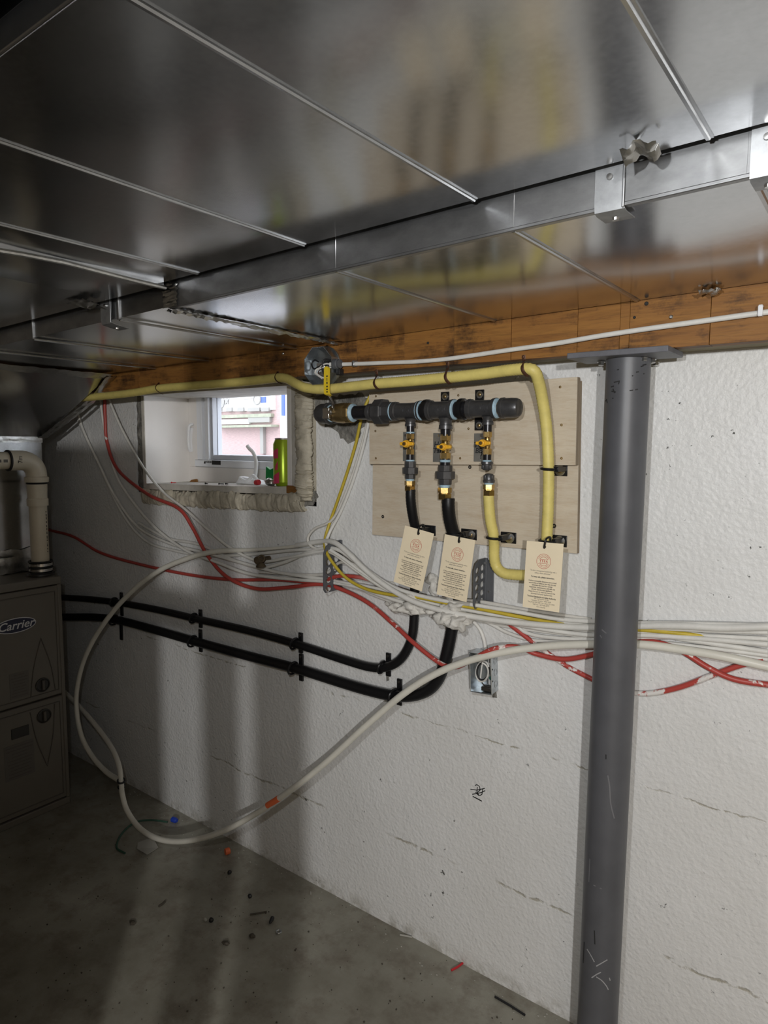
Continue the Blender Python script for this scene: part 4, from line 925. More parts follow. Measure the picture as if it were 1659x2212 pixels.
def black_hose(lab, pts, r, loc):
    t = thing('black_gas_hose', lab, 'hose', loc)
    P, R = hose_profile(pts, r, 0.0003, 0.004); obj('hose', MB().tube(P, R, 14), m_bhose, t, smooth=60); return t
b1 = black_hose('thinner black gas hose running along the wall to the first valve',
    [PY(*zp(640, 822), YM), PY(*zp(640, 870), YM), PY(*zp(646, 930), YM+0.006), PY(*zp(656, 990), YM+0.018), PY(*zp(664, 1030), YM+0.03), PY(*zp(668, 1120), 1.445), PY(896, 1230, 1.455), PY(896, 1280, 1.46), PY(895, 1330, 1.465), PY(889, 1380, 1.468), PY(868, 1421, 1.47), PY(838, 1440, 1.47), PY(800, 1441, 1.47), PY(740, 1424, 1.47), PY(640, 1391, 1.47), PY(540, 1363, 1.47), PY(430, 1338, 1.47), PY(340, 1317, 1.47), PY(258, 1302, 1.47), PY(190, 1294, 1.47), PY(120, 1290, 1.47), PY(60, 1288, 1.47)], 0.0128, (-1.5, 1.46, 0.8))
b2 = black_hose('thicker black gas hose running along the wall to the middle valve',
    [PY(*zp(852, 872), YM), PY(*zp(852, 920), YM), PY(*zp(858, 980), YM+0.008), PY(*zp(872, 1040), YM+0.022), PY(*zp(886, 1090), YM+0.03), PY(988, 1200, 1.445), PY(986, 1290, 1.455), PY(977, 1355, 1.462), PY(962, 1425, 1.465), PY(945, 1470, 1.466), PY(915, 1496, 1.466), PY(862, 1504, 1.466), PY(780, 1487, 1.466), PY(640, 1444, 1.466), PY(540, 1418, 1.466), PY(430, 1388, 1.466), PY(340, 1362, 1.466), PY(270, 1343, 1.466), PY(215, 1334, 1.466), PY(140, 1333, 1.466), PY(60, 1333, 1.466)], 0.0158, (-1.4, 1.46, 0.7))

# ---------------------------------------------------------------- clamps on the board
def clamp_h(lab, hx, hy, hr, sx_px, sy_px, Y, board, ringY, ring=True, screw=True):
    # hose centre pixel, screw pixel; strap lies against the board and a ring goes round the hose
    s_ = PY(sx_px, sy_px, board); h = PY(hx, hy, ringY)
    t = thing('hose_clamp', lab, 'clamp', (s_.x, board, s_.z-0.012), 'black clamps on the plywood')
    x0 = min(h.x, s_.x)-0.004; obj('clamp_plate', MB().box((h.x-0.006, board-0.003, s_.z-0.013), (s_.x+0.017, board-0.0003, s_.z+0.014)), m_black, t, bevel=0.001)
    obj('clamp_arm', MB().box((h.x+hr*0.9, ringY-0.002, s_.z-0.002), (h.x+hr*0.9+0.012, board-0.002, s_.z+0.010)), m_black, t, bevel=0.001)
    if ring: obj('clamp_ring', MB().ring((h.x, ringY, s_.z+0.004), (0.05, 0, 1), hr+0.004, 0.0032, 24, 8), m_black, t)
    if screw:
        obj('washer', MB().lathe((s_.x, board-0.002, s_.z), (0, -1, 0), [(0, 0.0125), (0.002, 0.0125), (0.0022, 0.010)], 20), m_zinc, t)
        obj('screw', MB().lathe((s_.x, board-0.004, s_.z), (0, -1, 0), [(0, 0.0065), (0.002, 0.0058), (0.0035, 0.003)], 12), m_brass_d, t)
clamp_h('black clamp on the yellow hose beside the plywood seam', 1185, 1015, 0.0125, 1211, 1016, 0, YB, 1.4245)
clamp_h('black clamp on the yellow hose above the rightmost tag', 1181, 1167, 0.0125, 1210, 1169, 0, YB, 1.431)
clamp_h('black clamp round the yellow hose loop left of the rightmost tag', 1067, 1158, 0.0125, 1102, 1162, 0, YB, 1.425)
clamp_h('black clamp round the thick black hose above the middle tag', 983, 1152, 0.0165, 1018, 1155, 0, YB, 1.432)
clamp_h('black clamp round the thin black hose above the left tag', 898, 1141, 0.0135, 930, 1146, 0, YB, 1.435, screw=False)
def header_clamp(lab, zx, zring, ztop, zbot, low):
    a = PY(*zp(zx, ztop), YF); c = PY(*zp(zx, zbot), YF); xr = gx(zring)
    t = thing('header_bracket', lab, 'bracket', (a.x, YF, c.z))
    obj('bracket_plate', MB().box((a.x-0.012, YF-0.004, c.z), (a.x+0.012, YF-0.0003, a.z)), m_black, t, bevel=0.001)
    obj('bracket_arm', MB().box((xr-0.004, YM+0.03, MZ-0.012), (xr+0.004, YF-0.002, MZ+0.012)), m_black, t, bevel=0.001)
    obj('clamp_ring', MB().lathe((xr-0.007, YM, MZ), (1, 0, 0), [(0, sc(zring, 108)/2), (0.001, sc(zring, 122)/2), (0.006, sc(zring, 126)/2), (0.013, sc(zring, 122)/2), (0.014, sc(zring, 108)/2)], 26), m_black, t)
    for q_ in ([a.z-0.012] + ([c.z+0.012] if low else [])):
        obj('washer', MB().lathe((a.x+0.001, YF-0.003, q_), (0, -1, 0), [(0, 0.009), (0.002, 0.009), (0.0022, 0.007)], 18), m_zinc, t)
        obj('screw', MB().lathe((a.x+0.001, YF-0.005, q_), (0, -1, 0), [(0, 0.005), (0.002, 0.004), (0.003, 0.002)], 10), m_brass_d, t)
header_clamp('black header bracket behind the middle tee', 836, 733, 276, 500, False)
header_clamp('black header bracket behind the right hand tee', 1030, 930, 264, 492, True)
# handwritten metal plates behind the valves
def plate(lab, x0, y0, x1, y1, lines, hole):
    a = PY(*zp(x0, y1), YF); b = PY(*zp(x1, y0), YF)
    t = thing('label_plate', lab, 'plate', ((a.x+b.x)/2, YF, a.z))
    obj('plate', MB().box((a.x, YF-0.0015, a.z), (b.x, YF-0.0002, b.z)), m_label, t, bevel=0.0005, seg=1)
    obj('rivet', MB().lathe(PY(*zp(*hole), YF-0.0015), (0, -1, 0), [(0, 0.004), (0.0015, 0.0035), (0.0017, 0.001)], 10), m_zinc, t)
    for s_, zx, zy, size in lines:
        text('handwriting', s_, size, frame(PY(*zp(zx, zy), YF-0.0017), (1, 0, 0), (0, 0, 1)), m_ink, t, shear=0.12, bold=0.0004)
plate('small grey metal plate behind the middle valve reading Tank', 766, 506, 836, 668, [('Hot', 800, 572, 0.020), ('Tank', 800, 606, 0.019)], (799, 520))
plate('small grey metal plate behind the right valve reading TO BBQ', 994, 508, 1060, 666, [('TO', 1020, 574, 0.018), ('BBQ', 1036, 607, 0.0175), ('?', 1033, 634, 0.022)], (1036, 520))
plate('small grey metal plate mostly hidden behind the left valve', 598, 500, 668, 664, [], (612, 520))
# perforated straps hanging the yellow hose on the beam
def hose_strap(lab, px, ptop, pbot, phy):
    a = PY(px, ptop, BF-0.001); h = PY(px, phy, 1.357); c = PY(px+6, pbot, BF-0.001)
    t = thing('perforated_strap', lab, 'strap', (a.x, BF, c.z), 'rusty straps along the beam')
    P = [a, a+Vector((0.002, -0.001, -(a.z-h.z)*0.4)), h+Vector((0, -0.004, 0.0135)), h+Vector((0.003, -0.0142, 0.004)), h+Vector((0.006, -0.0142, -0.006)), h+Vector((0.010, -0.004, -0.0145)), Vector((c.x+0.004, BF-0.001, c.z))]
    obj('strap', MB().tube(cr(P, 5), 0.0042, 8, flat=0.25), m_copper, t, smooth=50)
    obj('screw', MB().lathe(a+Vector((0, -0.001, -0.004)), (0, -1, 0), [(0, 0.0035), (0.002, 0.003), (0.003, 0.001)], 10), m_copper, t)
    obj('strap_hole_rim', MB().ring(a+Vector((0.001, -0.003, -0.016)), (0, 1, 0), 0.0025, 0.001, 10, 5), m_ink, t)
for lab, px, pt_, pb_, ph_ in (('rusty perforated strap on the yellow hose above the left part of the window', 343, 826, 851, 839), ('rusty perforated strap on the yellow hose crest above the window', 600, 802, 828, 817), ('rusty perforated strap on the yellow hose above the iron union', 813, 798, 836, 829),
        ('rusty perforated strap on the yellow hose above the middle tee', 966, 778, 824, 816), ('rusty perforated strap on the yellow hose at the corner bend', 1131, 767, 815, 798)): hose_strap(lab, px, pt_, pb_, ph_)
# wall clips of the black hoses
def wall_clip(lab, px, y0, y1, hx, hy, hr, hY):
    a = PY(px, y0, WY-0.006); c = PY(px, y1, WY-0.006); h = PY(hx, hy, hY)
    t = thing('hose_clip', lab, 'clip', (a.x, WY, c.z), 'black clips on the wall')
    obj('clip_strap', MB().box((a.x-0.009, WY-0.007, c.z), (a.x+0.007, WY-0.0005, a.z)), m_black, t, bevel=0.001)
    obj('clip_ring', MB().ring((h.x, h.y-0.003, h.z), (1, 0, -0.2), hr+0.0045, 0.0036, 22, 8), m_black, t)
    obj('clip_bolt', MB().lathe((a.x-0.001, WY-0.007, a.z-0.008), (0, -1, 0), [(0, 0.004), (0.003, 0.0035)], 8), m_knob, t)
wall_clip('upper black wall clip nearest the furnace', 261, 1280, 1330, 247, 1300, 0.0128, 1.47)
wall_clip('lower black wall clip nearest the furnace', 260, 1332, 1382, 247, 1339, 0.0158, 1.466)
wall_clip('upper black wall clip of the second pair from the furnace', 432, 1317, 1356, 419, 1335, 0.0128, 1.47)
wall_clip('lower black wall clip of the second pair from the furnace', 432, 1360, 1408, 417, 1385, 0.0158, 1.466)
wall_clip('upper black wall clip of the third pair from the furnace', 649, 1367, 1411, 637, 1390, 0.0128, 1.47)
wall_clip('lower black wall clip of the third pair from the furnace', 650, 1413, 1471, 634, 1443, 0.0158, 1.466)
wall_clip('black wall clip under the bend of the thin black hose', 839, 1411, 1461, 826, 1441, 0.0128, 1.47)
wall_clip('black wall clip under the bend of the thick black hose', 863, 1467, 1524, 850, 1503, 0.0158, 1.466)

# ================================================================== inspection tags
TXT = [('"To be a recognized authority and a\nsafety value advocate."', 0.0830, 0.0050, m_inkg, 0), ('To keep safe, please remember,', 0.0717, 0.0050, m_ink, 0.00012),
       ('Carbon monoxide detectors are a good\nsecond line of defence but they do not\neliminate the need for regular\ninspection, maintenance, and safe use\nof your fuel-burning appliance.', 0.0528, 0.0047, m_inkg, 0.0001),
       ('Please be sure to read the manual that\naccompanied your appliance(s).', 0.0362, 0.0047, m_inkg, 0.00005), ('Technical Standards and Safety Authority', 0.0272, 0.0047, m_ink, 0.00012),
       ('345 Carlingview Drive\nToronto, Ontario  M9W 6N9\nTel: (416) 734-3300  Fax: (416) 231-7525\nToll Free 1-877-682-8772\nwww.tssa.org', 0.0143, 0.0044, m_inkg, 0)]
def tag_card(lab, c4, Y, ty):
    tl, tr, br, bl = [PY(px, py, Y) for px, py in c4]
    W_ = 0.0865; H_ = 0.150
    up = ((tl+tr)/2-(bl+br)/2); up.y = 0; up.normalize(); ex_ = Vector((up.z, 0, -up.x)); ctr = (tl+tr+br+bl)/4
    lean = Vector((0, ty, 0)); ex_ = (ex_+lean).normalized(); up = (up + Vector((0, 0.10, 0))).normalized()
    org = ctr-up*(H_/2); M = frame(org, ex_, up)
    t = thing('inspection_tag', lab, 'tag', org)
    holed_plate('card', [(-W_/2, 0), (W_/2, 0), (W_/2, H_), (-W_/2, H_)], [(0, H_-0.010, 0.0035, 0.0035)], 0.0008, M, m_tag, t)
    fz = 0.00055
    dk = {}
    for s_, y, size, mt, b in TXT:
        dk.setdefault(mt.name, (mt, []))[1].append(text_mesh(s_, size, M @ Matrix.Translation((0, y, fz)), bold=b, sx=0.86, ext=0.00005, ls=1.0))
    for k_, (mt, ms) in dk.items(): merge_meshes('printed_text', ms, mt, t)
    # round emblem
    lc_ = Vector((0, 0.1075, fz)); mb = MB(); R = 0.0165
    def arc(r, a0, a1, w): 
        n_ = 28; pts_ = [lc_+Vector((r*math.cos(a0+(a1-a0)*i/n_), r*math.sin(a0+(a1-a0)*i/n_), 0)) for i in range(n_+1)]
        for a, b in zip(pts_[:-1], pts_[1:]):
            d = (b-a).normalized(); nn = Vector((-d.y, d.x, 0))*w/2
            mb.prism([M @ (a-nn-d*w*0.2), M @ (b-nn+d*w*0.2), M @ (b+nn+d*w*0.2), M @ (a+nn-d*w*0.2)], (M.to_3x3() @ Vector((0, 0, 0.0001))))
    def seg(x0, y0, x1, y1, w):
        a = lc_+Vector((x0, y0, 0)); b = lc_+Vector((x1, y1, 0)); d = (b-a).normalized(); nn = Vector((-d.y, d.x, 0))*w/2
        mb.prism([M @ (a-nn), M @ (b-nn), M @ (b+nn), M @ (a+nn)], (M.to_3x3() @ Vector((0, 0, 0.0001))))
    arc(R, 0, 2*PI, 0.0008); arc(0.0100, 0.42, PI-0.42, 0.0008); arc(0.0100, PI+0.42, 2*PI-0.42, 0.0008)
    seg(-0.0092, 0.0041, 0.0092, 0.0041, 0.0008); seg(-0.0092, -0.0041, 0.0092, -0.0041, 0.0008)
    obj('emblem', mb, m_redink, t, smooth=0)
    ms = [text_mesh('T S S A', 0.0062, M @ Matrix.Translation(lc_), bold=0.0002, ext=0.00005)]
    for s_, top in (('TECHNICAL STANDARDS', True), ('& SAFETY AUTHORITY', False)):
        for i, ch in enumerate(s_):
            if ch == ' ': continue
            a = (PI/2+1.15-2.3*i/(len(s_)-1)) if top else (-PI/2-1.1+2.2*i/(len(s_)-1))
            Mr = M @ Matrix.Translation(lc_+Vector((0.0133*math.cos(a), 0.0133*math.sin(a), 0))) @ Matrix.Rotation(a-PI/2 if top else a+PI/2, 4, 'Z')
            ms.append(text_mesh(ch, 0.0031, Mr, ext=0.00005))
    merge_meshes('emblem_lettering', ms, m_redink, t)
    # cable tie through the hole
    h = M @ Vector((0, H_-0.010, 0)); n3 = (M.to_3x3() @ Vector((0, 0, 1)))
    obj('cable_tie', MB().tube(cr([h-n3*0.004+Vector((0, 0, -0.001)), h+n3*0.003+Vector((0, 0, -0.002)), h+n3*0.005+Vector((0.002, 0, 0.006)), h+n3*0.002+Vector((0.004, 0, 0.018)), h-n3*0.014+Vector((0.006, 0, 0.022)), h-n3*0.022+Vector((0.004, 0, 0.014))], 5), 0.0024, 6), m_black, t)
    return t
tag_card('cream inspection tag hanging tilted from the thin black hose', [(872,1138), (936,1146), (912,1275), (856,1262)], 1.39, 0.05)
tag_card('cream inspection tag hanging in the middle on the thick black hose', [(954,1155), (1027,1163), (1016,1298), (942,1288)], 1.385, -0.03)
tag_card('cream inspection tag hanging from the yellow hose near the post', [(1135,1168), (1215,1176), (1210,1322), (1133,1310)], 1.385, 0.0)

# ================================================================== cables and tubes on the wall
def cable(name, lab, cat, pts, r, mt, n=10, per=7, flat=1.0):
    P = cr([PY(*p) for p in pts], per); R = [r(i/(len(P)-1)) for i in range(len(P))] if callable(r) else r
    return tag(obj(name, MB().tube(P, R, n, flat=flat), mt, None, smooth=60), lab, cat)
# red tubes
cable('red_tube', 'red tube dropping left of the window and swinging along the wall to the post', 'tube',
    [(226,860,1.482),(227,900,1.481),(231,955,1.480),(255,1015,1.472),(320,1068,1.450),(385,1098,1.448),(416,1140,1.458),(447,1198,1.462),(490,1246,1.464),(550,1271,1.470),(620,1269,1.474),(690,1262,1.468),(735,1272,1.466),(795,1302,1.462),(850,1348,1.452),(895,1390,1.44),(950,1432,1.442),(985,1441,1.444),(1020,1425,1.436),(1065,1402,1.436),(1115,1397,1.455),(1160,1413,1.472),(1215,1424,1.478),(1270,1416,1.480),(1330,1398,1.481),(1380,1387,1.480),(1425,1389,1.476),(1475,1408,1.472),(1530,1442,1.47),(1585,1467,1.472),(1659,1479,1.478),(1720,1482,1.48)], 0.0062, m_redw2)
cable('red_tube', 'thin red tube running from behind the furnace pipe to the bracket', 'tube',
    [(60,1135,1.482),(115,1147,1.482),(160,1160,1.482),(215,1193,1.482),(290,1216,1.482),(400,1240,1.481),(500,1252,1.481),(600,1252,1.480),(700,1260,1.476),(712,1250,1.455),(740,1244,1.452),(790,1250,1.458),(850,1273,1.466),(900,1291,1.472),(960,1297,1.474),(1010,1303,1.476),(1060,1322,1.479),(1105,1352,1.481),(1160,1394,1.482),(1220,1436,1.482),(1277,1466,1.482),(1330,1490,1.482),(1370,1497,1.482),(1410,1497,1.482),(1470,1484,1.482),(1540,1458,1.482),(1600,1437,1.482),(1650,1428,1.483)], 0.0058, m_redw)
# the fan of white cables at the left
W = [
 ('white cable starting lowest at the far left corner', [(150,860,1.484),(172,915,1.484),(205,985,1.484),(262,1105,1.483),(315,1168,1.483),(380,1190,1.482),(450,1200,1.482),(540,1198,1.480),(640,1188,1.478),(705,1190,1.46),(745,1212,1.455),(800,1250,1.455),(880,1287,1.458),(960,1302,1.464),(1060,1308,1.474),(1160,1330,1.480),(1277,1347,1.483),(1380,1352,1.484),(1500,1370,1.484),(1659,1390,1.484)], 0.0054, m_white),
 ('white cable crossing the far left corner above the lowest one', [(158,860,1.478),(180,930,1.478),(215,1005,1.477),(250,1075,1.476),(300,1140,1.475),(370,1175,1.474),(440,1193,1.473),(520,1215,1.473),(600,1236,1.474),(690,1250,1.470),(760,1262,1.46),(850,1290,1.458),(930,1310,1.460),(1040,1325,1.468),(1150,1345,1.477),(1277,1362,1.480),(1380,1365,1.48),(1500,1384,1.48),(1659,1408,1.48)], 0.0054, m_white),
 ('pale flat cable running beside the red tube left of the window', [(216,860,1.480),(226,930,1.480),(245,1010,1.479),(270,1060,1.478),(330,1135,1.472),(400,1188,1.466),(470,1215,1.462),(540,1240,1.466),(640,1252,1.470),(700,1256,1.462),(770,1268,1.452),(860,1298,1.450),(960,1322,1.452),(1060,1338,1.460),(1170,1358,1.472),(1277,1372,1.478),(1390,1372,1.476),(1520,1380,1.476),(1659,1392,1.476)], 0.0054, m_white),
 ('white cable passing in front of the window foam corner', [(230,850,1.470),(262,925,1.466),(310,1010,1.462),(352,1062,1.462),(400,1100,1.462),(450,1145,1.466),(500,1185,1.468),(560,1212,1.470),(620,1205,1.470),(690,1192,1.462),(720,1196,1.446),(770,1232,1.444),(840,1276,1.446),(920,1300,1.448),(1010,1318,1.456),(1130,1338,1.470),(1277,1352,1.476),(1400,1356,1.474),(1540,1362,1.474),(1659,1366,1.474)], 0.0048, m_white),
 ('white cable sagging under the old brass tap fitting', [(300,1130,1.481),(360,1162,1.480),(430,1176,1.478),(500,1208,1.476),(560,1225,1.474),(610,1216,1.474),(660,1195,1.472),(700,1184,1.455),(735,1190,1.440),(790,1230,1.436),(850,1268,1.440),(930,1292,1.44),(1020,1306,1.446),(1120,1322,1.462),(1200,1336,1.472),(1277,1342,1.478),(1370,1346,1.47),(1500,1348,1.468),(1659,1352,1.468)], 0.0054, m_white),
]
for lab, pts, r, mt in W: cable('white_cable', lab, 'cable', pts, r, mt)
cable('white_cable', 'thick white cable in front of the bundle leaving the bracket top', 'cable', [(640,1178,1.476),(690,1170,1.462),(722,1172,1.438),(752,1195,1.428),(790,1232,1.426),(840,1270,1.424),(900,1302,1.424),(970,1322,1.432),(1060,1338,1.446),(1170,1350,1.462),(1277,1356,1.470),(1380,1352,1.466),(1470,1352,1.464),(1560,1356,1.464),(1659,1354,1.464),(1720,1353,1.464)], 0.0075, m_white)
cable('yellow_cable', 'yellow cable coming down from the plywood corner into the bundle', 'cable', [(802,850,1.48),(788,880,1.472),(778,915,1.472),(768,960,1.476),(750,1020,1.48),(728,1085,1.482),(712,1130,1.48),(702,1165,1.462),(704,1190,1.438),(722,1220,1.428),(750,1250,1.430),(790,1272,1.434),(840,1284,1.436),(900,1290,1.44),(960,1302,1.444),(1040,1316,1.452),(1120,1332,1.464),(1200,1346,1.472),(1277,1356,1.474),(1374,1360,1.472),(1430,1364,1.474),(1500,1372,1.480),(1560,1382,1.484)], 0.0046, m_yel)
cable('white_cable', 'white cable beside the yellow one left of the plywood', 'cable', [(803,856,1.482),(798,900,1.480),(786,960,1.480),(762,1040,1.482),(736,1105,1.482),(712,1150,1.470),(706,1180,1.446),(740,1205,1.440),(800,1248,1.444),(880,1286,1.454),(980,1310,1.466),(1100,1345,1.478),(1140,1368,1.482),(1200,1378,1.483),(1277,1381,1.484),(1400,1378,1.484),(1520,1374,1.482),(1659,1380,1.482)], 0.0048, m_white)
cable('white_cable', 'white cable making a small loop left of the grey bracket', 'cable', [(800,866,1.484),(794,910,1.484),(776,980,1.484),(748,1062,1.484),(718,1122,1.480),(680,1142,1.474),(665,1162,1.468),(672,1180,1.464),(700,1190,1.458),(735,1203,1.446),(780,1240,1.450),(850,1282,1.460),(950,1312,1.470),(1060,1320,1.480),(1170,1332,1.484),(1277,1345,1.486)], 0.0042, m_white2)
for i, (lab, pts) in enumerate((
  ('lowest white cable threading the bottom of the grey bracket', [(560,1248,1.484),(640,1245,1.482),(700,1250,1.468),(740,1258,1.452),(800,1268,1.452),(860,1283,1.456),(930,1304,1.470),(1000,1320,1.478),(1060,1348,1.482),(1100,1368,1.484),(1160,1384,1.484),(1277,1388,1.485),(1400,1392,1.485),(1530,1405,1.485),(1659,1425,1.485)]),
  ('white cable rising in an arch through the middle of the grey bracket', [(560,1236,1.482),(630,1240,1.480),(700,1240,1.466),(735,1215,1.450),(775,1225,1.442),(830,1262,1.441),(890,1284,1.446),(960,1294,1.458),(1040,1300,1.472),(1140,1318,1.482),(1277,1338,1.485)]),
  ('white cable dipping below the yellow cable by the foam', [(720,1232,1.470),(760,1262,1.470),(820,1290,1.472),(880,1308,1.474),(930,1316,1.476),(1000,1330,1.480),(1090,1352,1.484),(1277,1376,1.4845),(1380,1384,1.482),(1500,1396,1.481),(1659,1416,1.481)]))):
    cable('white_cable', lab, 'cable', pts, 0.0045, m_white if i != 1 else m_white2)
# big loop of white tube hanging off the wall
long_tube = cable('white_tube', 'long white plastic tube hanging in a big loop down to the floor', 'tube',
    [(1720,1452,1.470),(1659,1440,1.470),(1560,1418,1.466),(1470,1403,1.468),(1380,1392,1.468),(1277,1392,1.468),(1180,1396,1.462),(1090,1408,1.44),(1010,1428,1.430),(940,1456,1.420),(870,1500,1.412),(790,1568,1.402),(700,1650,1.388),(620,1712,1.372),(540,1765,1.35),(470,1800,1.325),(400,1817,1.30),(345,1813,1.285),(303,1790,1.28),(275,1752,1.285),(264,1715,1.29),(262,1692,1.292),(256,1650,1.32),(238,1610,1.35),(205,1565,1.38),(165,1520,1.40),(120,1478,1.41)], 0.0093, m_pex, 12)
cable('white_tube', 'white plastic tube curving from the cable crossing down to the black tie', 'tube',
    [(700,1172,1.476),(620,1182,1.474),(540,1188,1.468),(480,1190,1.460),(440,1196,1.45),(400,1208,1.438),(350,1229,1.425),(300,1264,1.41),(250,1314,1.395),(208,1372,1.38),(180,1430,1.365),(166,1490,1.352),(166,1540,1.342),(176,1590,1.33),(198,1632,1.318),(228,1666,1.306),(255,1684,1.298),(262,1688,1.297)], lambda t: min(0.0093, 0.0048+max(0, t-0.08)*0.045), m_pex, 12)
tie_c = PY(262, 1691, 1.293)
tt = thing('tube_tie', 'black tie joining the white tubes above the floor', 'tie', tie_c)
obj('tie_band', MB().ring(tie_c+Vector((0, 0, 0.008)), (0.3, -0.2, 1), 0.0125, 0.0035, 16, 6), m_rubber, tt)
obj('tie_band', MB().ring(tie_c+Vector((0, 0, -0.014)), (0.1, -0.2, 1), 0.0115, 0.003, 16, 6), m_rubber, tt)
a = PY(578, 1741, 1.361); 
om = [PY(578, 1740, 1.3605), PY(590, 1732.5, 1.364), PY(603, 1724, 1.3675)]
obj('paint_mark', MB().tube(cr(om, 5), 0.0097, 14), m_orange, long_tube)['label'] = 'orange paint mark'
# white cable along the beam to the round box
cable('white_cable', 'white cable stapled along the timber beam to the round box', 'cable', [(712,787,1.352),(740,787,1.364),(765,786,1.367),(800,785,1.368),(850,783,1.367),(900,781,1.366),(960,776,1.367),(1020,768,1.367),(1100,756,1.367),(1200,742,1.367),(1300,725,1.367),(1400,710,1.367),(1500,696,1.367),(1600,682,1.367),(1659,674,1.367),(1720,666,1.367)], 0.0052, m_white, flat=0.75)
def staple(lab, px, py, mt, tall):
    p = PY(px, py, 1.368); t = thing('cable_staple', lab, 'staple', (p.x, BF, p.z-0.01))
    obj('staple_bridge', MB().box((p.x-0.004, BF-0.0165, p.z-tall*0.5), (p.x+0.004, BF-0.0135, p.z+tall*0.5), Matrix.Identity(4)), mt, t, bevel=0.001)
    for s_ in (-1, 1): obj('staple_leg', MB().box((p.x-0.003, BF-0.015, p.z+s_*tall*0.5-0.0012), (p.x+0.003, BF-0.0005, p.z+s_*tall*0.5+0.0012)), mt, t)
staple('white cable staple at the right end of the beam', 1644, 672, m_plast, 0.017); staple('thin grey staple holding the beam cable near the round box', 767, 786, m_steelbox, 0.013)

# ---------------------------------------------------------------- cable stackers
def stacker(lab, px_wall, py_t, py_b, px_out, flange, seed):
    a = PY(px_wall, (py_t+py_b)/2, WY); x = a.x
    zt = PX(px_wall, py_t, x).z; zb = PX(px_wall, py_b, x).z; yo = PX(px_out, (py_t+py_b)/2, x).y
    d = WY-yo; h = zt-zb
    t = thing('cable_stacker', lab, 'cable bracket', (x, WY, zb))
    M = frame((x, WY-0.001, zb), (0, -1, 0), (0, 0, 1))
    out = [(0, 0), (d-0.008, 0), (d, 0.010), (d, h*0.78), (d*0.86, h*0.92), (d*0.55, h), (0, h)]
    hs = []; n = 5
    for c_, cx_ in enumerate((d*0.30, d*0.73)):
        for k in range(n):
            y = h*(0.11+0.175*k)+(0.0 if c_ == 0 else -h*0.035)
            if y < h*0.93: hs.append((cx_, y, d*0.17, h*0.072))
    holed_plate('holed_web', out, hs, 0.003, M, m_stack, t)
    if flange: obj('wall_flange', MB().box((x, WY-0.004, zb), (x+flange, WY-0.0003, zt-0.004)), m_stack, t, bevel=0.001)
    obj('spine', MB().box((x-0.004, WY-0.007, zb), (x+0.006, WY-0.0006, zt)), m_stack, t, bevel=0.001)
    obj('screw', MB().lathe((x+max(flange*0.5, 0.004), WY-0.004, zb+h*0.3), (0, -1, 0), [(0, 0.003), (0.002, 0.0025)], 8), m_zinc, t)
    obj('screw', MB().lathe((x+0.002, WY-0.006, zt-0.012), (0, -1, 0), [(0, 0.004), (0.003, 0.003)], 8), m_zinc, t)
stacker('grey holed cable bracket gathering the white cables left of the tags', 737, 1166, 1272, 699, 0.0, 1)
stacker('empty grey holed cable bracket between the middle and right tags', 1049, 1205, 1306, 1024, 0.024, 2)

# ---------------------------------------------------------------- foam lumps where the hoses pass the cables
def lump(lab, blobs, seed):
    mb = MB()
    for (px, py, Y, rx, ry, rz) in blobs: mb.ball(PY(px, py, Y), Vector((rx, ry, rz)), 40, 26, 0.55, 48.0, seed)
    tag(obj('foam_lump', mb, m_wfoam, None, smooth=80), lab, 'foam')
lump('dirty flat foam lump over the thin black hose below the left tag', [(858, 1310, 1.474, 0.036, 0.024, 0.015), (890, 1312, 1.458, 0.038, 0.030, 0.017), (908, 1316, 1.464, 0.024, 0.024, 0.013), (898, 1292, 1.462, 0.030, 0.026, 0.020)], 1.0)
lump('white foam lump over the thick black hose below the middle tag', [(942, 1316, 1.462, 0.034, 0.026, 0.018), (968, 1330, 1.450, 0.038, 0.036, 0.024), (992, 1340, 1.446, 0.030, 0.036, 0.022), (1010, 1336, 1.458, 0.020, 0.024, 0.016), (984, 1306, 1.458, 0.03, 0.03, 0.022)], 2.0)
lump('small foam patch on the wall between the left and middle tags', [(932, 1252, 1.484, 0.018, 0.012, 0.016), (938, 1275, 1.484, 0.014, 0.012, 0.022), (842, 1262, 1.486, 0.016, 0.008, 0.010)], 3.0)
# ---------------------------------------------------------------- old tap stub
tc_ = PY(572, 1208, 1.47)
ts = thing('tap_stub', 'old bronze tap stub poking out of the wall among cables', 'tap', (tc_.x, WY, tc_.z))
obj('stub_pipe', MB().lathe((tc_.x, WY+0.01, tc_.z), (0, -1, 0), [(0, 0.009), (0.035, 0.009)], 14), m_bronze, ts)
obj('stub_body', MB().lathe((tc_.x-0.006, 1.462, tc_.z), (0.15, -1, 0), [(-0.01, 0.008), (-0.006, 0.013), (0.0, 0.014), (0.004, 0.011), (0.014, 0.011), (0.016, 0.013), (0.024, 0.0125), (0.025, 0.008)], 16), m_bronze, ts)
obj('stub_flange', MB().lathe((tc_.x, 1.452, tc_.z-0.012), (0.1, 0, -1), [(-0.004, 0.008), (0.004, 0.014), (0.010, 0.017), (0.012, 0.014)], 16), m_bronze, ts)
obj('stub_ring', MB().ring((tc_.x+0.010, 1.446, tc_.z+0.006), (0.4, -1, 0.3), 0.010, 0.0032, 16, 8), m_bronze, ts)

